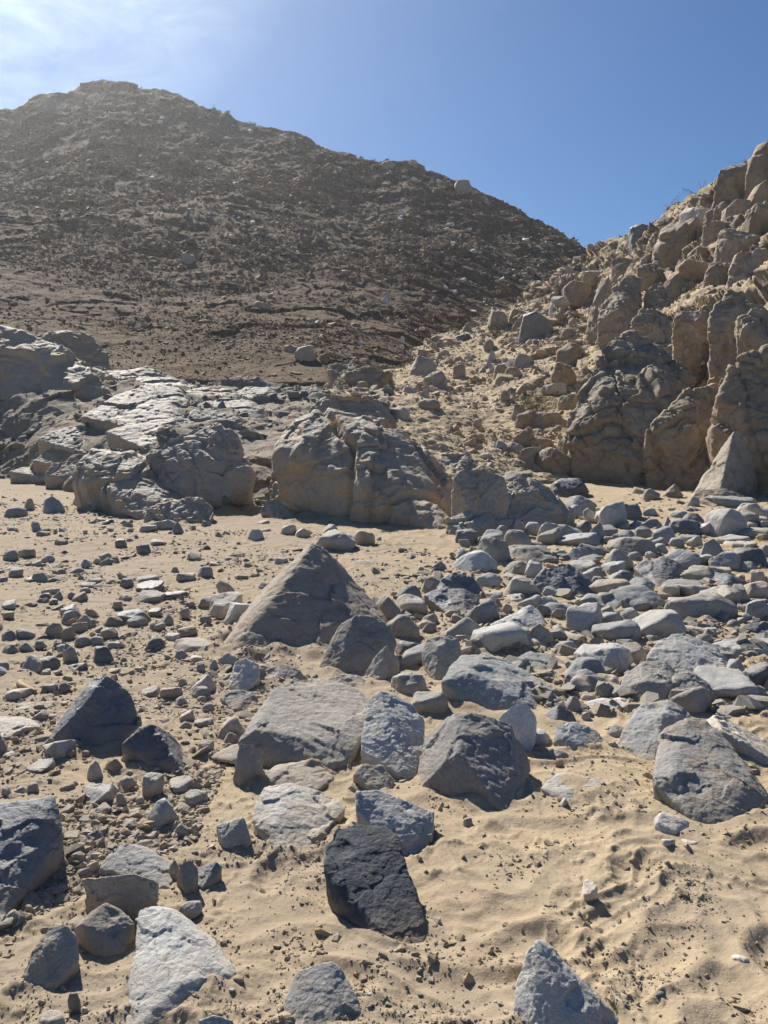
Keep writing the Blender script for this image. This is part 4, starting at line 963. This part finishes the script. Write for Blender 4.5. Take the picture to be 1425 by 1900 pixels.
lower = lambda c: .25 + .75 * (1 - sstep(2.5, 7.5, c[..., 0] - (c[..., 1] - 16) * .1))
p = on_sheet('right', 13000, rs, lambda c: clump(.3, 203, -.05, .4)(c) * lower(c)); s = powsize(len(p), .045, .5, 2.0, rs) * np.clip(p[:, 1] / 24, .6, 1.6)
drift('scree', p, s, M['scree_r'], 'tan scree and rubble covering the sandy slope at right', 'scree', .6, 18, 3, .4)
p = on_sheet('right', 2200, rs, clump(.3, 213, -.3, .3)); s = powsize(len(p), .06, .5, 1.9, rs) * np.clip(p[:, 1] / 24, .6, 1.6)
drift('scree', p, s, M['light'], 'grey rubble mixed into the scree of the right slope', 'scree', .6, 12, 33, .4)
p = on_sheet('bank', 1700, rs, clump(.5, 204, 0., .4)); s = powsize(len(p), .06, .5, 1.8, rs)
drift('rubble', p, s, M['gravel'], 'grey rubble lying in the hollows of the bedrock bank', 'rubble', .5, 14, 4, .3)

def scatter(n, poly, rs, dens=None):
    """points on the valley floor inside a window of the photo, denser where dens says"""
    xs = [q[0] for q in poly]; ys = [q[1] for q in poly]
    out = []
    while sum(len(o) for o in out) < n:
        px = rs.uniform(min(xs), max(xs), 6000); py = rs.uniform(min(ys), max(ys), 6000)
        ins = np.zeros(len(px), bool); j = len(poly) - 1
        for i in range(len(poly)):
            xi, yi = poly[i]; xj, yj = poly[j]
            ins ^= ((yi > py) != (yj > py)) & (px < (xj - xi) * (py - yi) / (yj - yi + 1e-9) + xi); j = i
        px, py = px[ins], py[ins]
        Y = gdepth(px, py); P = at(px, py, Y)
        if dens is not None:
            k = rs.rand(len(P)) < dens(P); P = P[k]
        out.append(P)
    P = np.concatenate(out)[:n]
    P[:, 2] = ground_z(P[:, 0].copy(), P[:, 1].copy())
    return P
def dn(sc, seed, lo, hi): return lambda P: sstep(lo, hi, fbm(np.stack([P[:, 0], P[:, 1], P[:, 0] * 0], -1) * sc, 3, seed)) + .06
left = [(-1100, 880), (-60, 895), (150, 925), (420, 985), (760, 1000), (830, 1040), (760, 1110), (560, 1240), (430, 1400), (360, 1560), (-60, 1760), (-1100, 1700)]
bed = [(860, 1010), (1040, 935), (1290, 905), (1480, 930), (2300, 1010), (2300, 1300), (1480, 1330), (1020, 1330), (820, 1180), (700, 1120)]
front = [(330, 1420), (560, 1480), (1460, 1330), (2300, 1300), (2300, 1960), (-700, 1960), (-60, 1700)]
p = scatter(30000, left, rs, dn(.9, 301, -.1, .25)); s = powsize(len(p), .010, .12, 1.6, rs) * np.clip(p[:, 1] / 7, .7, 1.7)
drift('gravel', p, s, M['gravel'], 'grey gravel and flakes littering the stony plain at left', 'gravel', .36, 18, 5, .25)
p = scatter(13000, left, rs, dn(.9, 302, -.02, .22)); s = powsize(len(p), .012, .10, 1.6, rs) * np.clip(p[:, 1] / 7, .7, 1.6)
drift('gravel', p, s, M['warm'], 'brown crumbs of stone mixed into the stony plain at left', 'gravel', .6, 14, 6, .4)
p = scatter(8600, bed, rs); s = powsize(len(p), .02, .2, 1.35, rs)
drift('gravel', p, s, M['gravel'], 'small grey rubble filling the gaps between the boulders at right', 'gravel', .55, 18, 7, .4)
p = scatter(7800, front, rs, dn(2.2, 303, 0.0, .4)); s = powsize(len(p), .004, .022, 1.9, rs)
drift('gravel', p, s, M['gravel'], 'tiny dark pebbles peppering the smooth sand in front', 'gravel', .7, 14, 8, .5)
p = scatter(3900, front, rs, dn(3.2, 304, .12, .4)); s = powsize(len(p), .006, .045, 1.9, rs)
drift('gravel', p, s, M['sand'], 'crusty clods of sand broken up by footsteps', 'sand clods', .6, 14, 9, .5)
p = scatter(5000, left, rs, dn(1.6, 305, .05, .4)); s = powsize(len(p), .01, .07, 1.9, rs)
drift('gravel', p, s, M['sand'], 'earthy clods between the stones at left', 'sand clods', .7, 14, 10, .5)

# grit and crumbs gathered round the feet of the nearer rocks
ring = []
for gx, gy, r in GROOVES:
    if gy > 9: continue
    k = int(26 * min(1.5, r / .12))
    a = rs.uniform(0, 6.283, k); d_ = r * (0.72 + rs.gamma(1.6, .17, k))
    ring.append(np.stack([gx + np.cos(a) * d_, gy + np.sin(a) * d_, a * 0], -1))
p = np.concatenate(ring); p[:, 2] = ground_z(p[:, 0].copy(), p[:, 1].copy())
s = powsize(len(p), .006, .05, 1.7, rs)
drift('gravel', p, s, M['gravel'], 'grit and chips gathered round the feet of the nearer rocks', 'gravel', .6, 16, 12, .4)

# ------------------------------------------------------------------ dry plants and a stick
def plain_mat(name, c, rough=.8, var=.3):
    m, nt, bs = new_mat(name)
    geo = N(nt, 'ShaderNodeNewGeometry')
    k = mixc(nt, noise(nt, geo.outputs['Position'], 25, 3, .6), tuple(x * (1 - var) for x in c), tuple(x * (1 + var) for x in c))
    nt.links.new(k, bs.inputs['Base Color']); bs.inputs['Roughness'].default_value = rough; bs.inputs['Specular IOR Level'].default_value = .2
    return m
M['twig'] = plain_mat('dry_twig', (.20, .15, .09)); M['straw'] = plain_mat('straw', (.46, .36, .18)); M['leaf'] = plain_mat('dull_leaf', (.10, .115, .055)); M['wood'] = plain_mat('bleached_wood', (.42, .30, .17))
def strands(n, R, H, rg, thick, fork=2, droop=.2, spread=1.0):
    V, T, tips = [], [], []
    def tube(pts, r0, r1):
        base = len(V)
        for i, p in enumerate(pts):
            r = r0 + (r1 - r0) * i / (len(pts) - 1)
            for k in range(3):
                a = k * 2.094
                V.append((p[0] + r * math.cos(a), p[1] + r * math.sin(a), p[2] + r * .4 * math.sin(a * 2)))
        for i in range(len(pts) - 1):
            for k in range(3):
                q = base + i * 3 + k; w = base + i * 3 + (k + 1) % 3
                T.append((q, w, w + 3)); T.append((q, w + 3, q + 3))
    def grow(p, d, L, r, lev):
        pts = [p]
        for i in range(5):
            d = (d + Vector((rg.gauss(0, .16), rg.gauss(0, .16), rg.gauss(0, .1) - droop * .15))).normalized()
            pts.append(pts[-1] + d * L / 5)
            if lev and i >= 1 and rg.random() < .7:
                s = (d + Vector((rg.gauss(0, .6), rg.gauss(0, .6), rg.gauss(.1, .35)))).normalized()
                grow(pts[-1], s, L * rg.uniform(.35, .6), r * .6, lev - 1)
        tube(pts, r, r * .35); tips.extend(pts[2:])
    for i in range(n):
        a = rg.uniform(0, 6.283); t = rg.uniform(0, 1) ** .6 * spread
        d = Vector((math.cos(a) * t, math.sin(a) * t, 1.05 - t * .7)).normalized()
        grow(Vector((rg.gauss(0, R * .08), rg.gauss(0, R * .08), 0)), d, H * rg.uniform(.6, 1.15), thick, fork)
    return np.array(V), np.array(T), tips
def leaves(tips, n, size, rg):
    V, T = [], []
    for i in range(n):
        p = rg.choice(tips); c = p + Vector((rg.gauss(0, size), rg.gauss(0, size), rg.gauss(0, size)))
        u = Vector((rg.gauss(0, 1), rg.gauss(0, 1), rg.gauss(0, 1))).normalized(); w = u.orthogonal().normalized()
        b = len(V)
        s = size * rg.uniform(.6, 1.4)
        for q in (c - u * s, c + w * s * .4, c + u * s, c - w * s * .4): V.append(q[:])
        T.append((b, b + 1, b + 2)); T.append((b, b + 2, b + 3))
    return np.array(V), np.array(T)
def shrub(name, label, cat, surf, px, py, wpx, hpx, n, nleaf, fork, smat, lmat, seed, spread=1., Yadd=0, group=None, Y=None, thick=.006):
    rg = random.Random(seed)
    Y = (depth(surf, px, py) if Y is None else Y) + Yadd
    p = at(px, py, Y); sc = Y / F
    r = bpy.data.objects.new(name, None); COL.objects.link(r); r.location = p + np.array([0, 0, -.03])
    tag(r, label, cat, group)
    v, t, tips = strands(n, wpx * sc / 2, hpx * sc, rg, thick * Y / 16, fork, spread=spread)
    link('stems' if fork else 'blades', mesh_from('stems', v, t), smat, r)
    if nleaf:
        v, t = leaves(tips, nleaf, .014 * Y / 16, rg)
        link('foliage', mesh_from('foliage', v, t), lmat, r)
    return r
shrub('dry_shrub', 'round grey-green dry shrub on the sandy slope left of the huge capped boulder', 'shrub', 'R', 1002, 768, 90, 50, 46, 1500, 2, M['twig'], M['leaf'], 1, Yadd=-.5)
shrub('dry_shrub', 'wispy leafless bush on the skyline beside the topmost rocks at right', 'shrub', 'R', 1385, 322, 26, 36, 7, 60, 2, M['twig'], M['leaf'], 2, .7)
shrub('dry_shrub', 'thin arching bush on the right skyline, middle of the ridge', 'shrub', 'R', 1300, 366, 44, 30, 9, 90, 2, M['twig'], M['leaf'], 3, 1.1)
shrub('dry_shrub', 'tiny sprig on the right skyline above the white angular stone', 'shrub', 'R', 1245, 402, 34, 28, 6, 50, 2, M['twig'], M['leaf'], 4, 1.)
shrub('dry_shrub', 'low greenish tuft at the foot of the tan blocks on the right slope', 'shrub', 'R', 1072, 552, 30, 16, 16, 350, 2, M['twig'], M['leaf'], 5)
shrub('dry_shrub', 'small green-grey bush below the shadowed dark boulder on the slope', 'shrub', 'R', 916, 622, 36, 22, 20, 420, 2, M['twig'], M['leaf'], 6)
shrub('grass_tuft', 'straw-coloured grass tuft growing on top of the square-topped boulder', 'grass tuft', 'R', 1305, 572, 34, 30, 60, 0, 0, M['straw'], None, 7, .8, Yadd=-.4)
shrub('grass_tuft', 'rusty dry grass tuft on the crown of the domed central outcrop', 'grass tuft', 'G', 622, 790, 30, 26, 70, 0, 0, M['straw'], None, 8, .8, Y=11.95, thick=.004)
shrub('grass_tuft', 'few straw stalks at the left foot of the big scalloped boulder', 'grass tuft', 'G', 1212, 1475, 20, 40, 9, 0, 0, M['straw'], None, 9, .6, thick=.006)
shrub('grass_tuft', 'pale straw stalks at the right edge of the boulder field', 'grass tuft', 'G', 1412, 1003, 30, 26, 16, 0, 0, M['straw'], None, 10, .7, thick=.006)
shrub('grass_tuft', 'dry grass at the shaded foot of the right crag beside the tall fin', 'grass tuft', 'G', 1418, 922, 40, 26, 20, 0, 0, M['straw'], None, 11, .8, thick=.006)
for k, (px, py) in enumerate([(560, 262), (620, 290), (905, 378), (980, 418), (400, 208), (330, 190), (690, 303), (470, 233)]):
    d = ['at the mid ridge notch', 'left of the ridge knobs', 'beyond the ridge boulder', 'near the low end of the ridge', 'on the upper shoulder', 'nearest the hilltop', 'beside the ridge knobs', 'halfway down the smooth ridge line'][k]
    shrub('dry_shrub', 'small dark scrub bush on the hill skyline, ' + d, 'shrub', 'L', px, py + 3, 16, 9, 10, 120, 1, M['twig'], M['leaf'], 20 + k, group='scrub on the left hill skyline', thick=.012)
# a bleached stick on the stony plain
def stick(label, px0, py0, px1, py1, r, mat, name='stick'):
    a = at(px0, py0, float(gdepth(px0, py0))); b = at(px1, py1, float(gdepth(px1, py1)))
    V, T = [], []
    n, m = 9, 7
    ax = b - a; ln = np.linalg.norm(ax); ax /= ln
    s = np.cross(ax, [0, 0, 1]); s /= np.linalg.norm(s); u = np.cross(s, ax)
    for i in range(n):
        t = i / (n - 1); c = a + (b - a) * t + u * (r * .9) + s * r * .7 * math.sin(t * 5)
        rr = r * (1 - .35 * t) * (1 + .12 * math.sin(t * 17))
        if i in (0, n - 1): rr *= .6
        for k in range(m):
            q = 6.283 * k / m
            V.append(c + (s * math.cos(q) + u * math.sin(q)) * rr * (1 + .2 * math.sin(k * 2.3)))
    for i in range(n - 1):
        for k in range(m):
            q, w = i * m + k, i * m + (k + 1) % m
            T += [(q, w, w + m), (q, w + m, q + m)]
    ends = len(V); V += [V[0] * .5 + V[3] * .5, V[-1] * .5 + V[-4] * .5]
    for k in range(m):
        T += [(ends, (k + 1) % m, k), (ends + 1, (n - 1) * m + k, (n - 1) * m + (k + 1) % m)]
    o = link(name, mesh_from(name, np.array(V), np.array(T)), mat)
    return tag(o, label, name)
stick('short bleached stick lying on the stony plain above the pale edge slab', 38, 1270, 61, 1292, .022, M['wood'])
stick('thin dry twig on the sand at the foot of the blue-black leaning slab', 786, 1722, 831, 1741, .004, M['straw'], 'twig')
stick('hair-thin straw stalk on the sand left of the blue-black leaning slab foot', 700, 1760, 722, 1752, .002, M['straw'], 'twig')

# ------------------------------------------------------------------ labels for the smaller stones: what they look like and what they lie beside
marks = [d for d in INFO if d['mark']]
def mid(d): return ((d['x0'] + d['x1']) / 2, (d['y0'] + d['y1']) / 2)
def relate(d, m):
    (x, y), (a, b) = mid(d), mid(m)
    mw, mh = (m['x1'] - m['x0']) / 2, (m['y1'] - m['y0']) / 2
    dx, dy = (x - a) / (mw + 6), (y - b) / (mh + 6)
    if abs(dx) < .75 and abs(dy) < .75: return 'right beside'
    hz = 'left' if dx < 0 else 'right'
    if abs(dx) > 1.8 * abs(dy): return 'to the %s of' % hz
    if abs(dy) > 1.8 * abs(dx): return 'behind' if dy < 0 else 'in front of'
    return ('behind and %s of' if dy < 0 else 'in front and %s of') % hz
used = set(o.get('label') for o in bpy.data.objects if o.get('label'))
SUP = [('small', lambda d, q: True), ]
def gap(d, m):
    gx = max(0, m['x0'] - d['x1'], d['x0'] - m['x1']); gy = max(0, m['y0'] - d['y1'], d['y0'] - m['y1'])
    return math.hypot(gx, gy * 1.6)
boxed = sorted([d for d in INFO if not d['mark']], key=lambda d: -(d['x1'] - d['x0']))
def szw(d):
    w = d['x1'] - d['x0']
    return 'large' if w > 62 else 'small' if 14 < w < 30 else 'tiny' if w <= 14 else 'medium'
for d in boxed:
    kind = d['o'].name.split('.')[0].replace('_', ' ')
    tone, shp = d['desc']
    zone = dict(G='', R='', L='')[d['surf']]
    near = sorted([m for m in marks if m['surf'] == d['surf'] or d['surf'] in 'GR' and m['surf'] in 'GRA'], key=lambda m: gap(d, m))[:5]
    if d['surf'] == 'L': near = sorted(marks, key=lambda m: gap(d, m))[:6]
    lab = None
    if kind == 'crag boulder': kind, shp = 'block', {'craggy': 'jagged'}.get(shp, shp)
    if kind == 'hillside boulder': kind = 'boulder'
    base = ' '.join(w for w in (szw(d), tone, shp, kind))
    if d['surf'] == 'L':
        x, y = mid(d)
        ry = np.interp(x, [r[0] for r in RIDGE], [r[1] for r in RIDGE])
        t_ = (y - ry) / (690 - ry)
        where = 'on the skyline of' if t_ < .04 else 'high on' if t_ < .3 else 'halfway up' if t_ < .65 else 'low on'
        for m in sorted(marks, key=lambda m: abs(mid(m)[0] - x) + .15 * abs(mid(m)[1] - 850)):
            t = '%s %s the big hill, above the %s' % (base, where, m['mark'])
            if t not in used and len(re.findall(r"[A-Za-z0-9']+", t)) <= 16: lab = t; break
    nw = lambda t: len(re.findall(r"[A-Za-z0-9']+", t))
    pairs = [(m, k) for i, m in enumerate(near) for k in near[i + 1:]]
    pairs = [q for q in pairs if relate(d, q[0]) != relate(d, q[1])] + pairs
    for m, k in pairs if lab is None else ():
        r1, r2 = relate(d, m), relate(d, k)
        t = '%s %s the %s, %s the %s' % (base, r1, m['mark'], r2.replace('to the ', ''), k['mark'])
        if {r1, r2} == {'to the left of', 'to the right of'} or {r1, r2} == {'behind', 'in front of'}:
            t = '%s between the %s and the %s' % (base, m['mark'], k['mark'])
        if t not in used and nw(t) <= 16: lab = t; break
    for m in near if lab is None else ():
        t = '%s %s the %s' % (base, relate(d, m), m['mark'])
        if t not in used and nw(t) <= 16: lab = t; break
    for m in near if lab is None else ():
        for w in ('nearer', 'farther', 'lower', 'upper'):
            t = '%s %s the %s, the %s one' % (base, relate(d, m), m['mark'], w)
            if t not in used and nw(t) <= 16: lab = t; break
        if lab: break
    used.add(lab); d['o']['label'] = lab
    d['o']['group'] = dict(G='loose stones of the valley floor', R='stones and blocks of the right slope', L='boulders on the left hill')[d['surf']]

# ------------------------------------------------------------------ sky, sun, camera
SUN_AZ, SUN_EL = -26.0, 39.0
w = bpy.data.worlds.new('World'); SC.world = w; w.use_nodes = True
nt = w.node_tree
for n_ in list(nt.nodes): nt.nodes.remove(n_)
out = nt.nodes.new('ShaderNodeOutputWorld'); bg = nt.nodes.new('ShaderNodeBackground'); nt.links.new(bg.outputs[0], out.inputs[0])
sky = nt.nodes.new('ShaderNodeTexSky'); sky.sky_type = 'NISHITA'; sky.sun_disc = False
sky.sun_elevation = math.radians(SUN_EL); sky.sun_rotation = math.radians(SUN_AZ)
sky.altitude = 700; sky.air_density = 1.0; sky.dust_density = 0.4; sky.ozone_density = 10.0
tc = nt.nodes.new('ShaderNodeTexCoord')
# thin cirrus near the sun, whitened further to carry the sun glare
s_az, s_el = math.radians(SUN_AZ), math.radians(SUN_EL)
mp = nt.nodes.new('ShaderNodeMapping'); mp.inputs['Scale'].default_value = (2.2, 2.2, 5.5); mp.inputs['Rotation'].default_value = (0, .5, .3)
nt.links.new(tc.outputs['Generated'], mp.inputs[0])
c1 = ramp(nt, noise(nt, mp.outputs[0], 2.4, 9, .62, .9), [(.34, 0.), (.74, 1.)])
def near_dir(az, el, lo, hi):
    v = N(nt, 'ShaderNodeVectorMath', operation='DOT_PRODUCT')
    v.inputs[1].default_value = (math.sin(az) * math.cos(el), math.cos(az) * math.cos(el), math.sin(el))
    nt.links.new(tc.outputs['Generated'], v.inputs[0])
    return ramp(nt, v.outputs['Value'], [(math.cos(hi), 0.), (math.cos(lo), 1.)])
m1 = near_dir(math.radians(-25), math.radians(34), math.radians(5), math.radians(19))
cm = mth(nt, 'MULTIPLY', c1, m1)
add = mixc(nt, mth(nt, 'MULTIPLY', cm, .75), sky.outputs[0], (13., 13.4, 13.6))
tint = mixc(nt, 1.0, add, (.78, .975, 1.02), 'MULTIPLY')
nt.links.new(tint, bg.inputs['Color']); bg.inputs['Strength'].default_value = .052
sun = bpy.data.lights.new('sun', 'SUN'); sun.energy = 5.0; sun.angle = math.radians(.53); sun.color = (1, .955, .88)
so = bpy.data.objects.new('sun', sun); COL.objects.link(so)
d = Vector((math.sin(s_az) * math.cos(s_el), math.cos(s_az) * math.cos(s_el), math.sin(s_el)))
so.rotation_euler = d.to_track_quat('Z', 'Y').to_euler(); so.location = d * 50
cam = bpy.data.cameras.new('camera'); co = bpy.data.objects.new('camera', cam); COL.objects.link(co)
co.location = EYE; co.rotation_euler = (math.radians(90) - PITCH, 0, 0)
cam.sensor_fit = 'VERTICAL'; cam.sensor_height = 24.0; cam.lens = F / 1900 * 24.0; cam.clip_start = .05; cam.clip_end = 4000
SC.camera = co
SC.view_settings.view_transform = 'Standard'; SC.view_settings.look = 'None'; SC.view_settings.gamma = 1; SC.view_settings.exposure = 0.7
SC.cycles.max_bounces = 5; SC.cycles.diffuse_bounces = 4

# added haze volume standing in for the veiling sun glare over the hill
def haze(dens):
    x0, x1, y0, y1, z0, z1 = -262, 262, -262, 262, -16, 62
    v = [(x, y, z) for x in (x0, x1) for y in (y0, y1) for z in (z0, z1)]
    f = [(0, 1, 3, 2), (4, 6, 7, 5), (0, 4, 5, 1), (2, 3, 7, 6), (0, 2, 6, 4), (1, 5, 7, 3)]
    m = bpy.data.materials.new('dusty_air'); m.use_nodes = True
    t = m.node_tree
    for n_ in list(t.nodes): t.nodes.remove(n_)
    o_ = t.nodes.new('ShaderNodeOutputMaterial'); p_ = t.nodes.new('ShaderNodeVolumePrincipled')
    p_.inputs['Color'].default_value = (.93, .93, .94, 1); p_.inputs['Density'].default_value = dens; p_.inputs['Anisotropy'].default_value = .76
    t.links.new(p_.outputs[0], o_.inputs['Volume'])
    o = link('haze', mesh_from('haze', np.array(v, float), np.array(f), False), m)
    tag(o, 'thin dusty haze filling the whole valley', 'haze', None, 'stuff')
haze(.0005)
SC.cycles.volume_bounces = 0
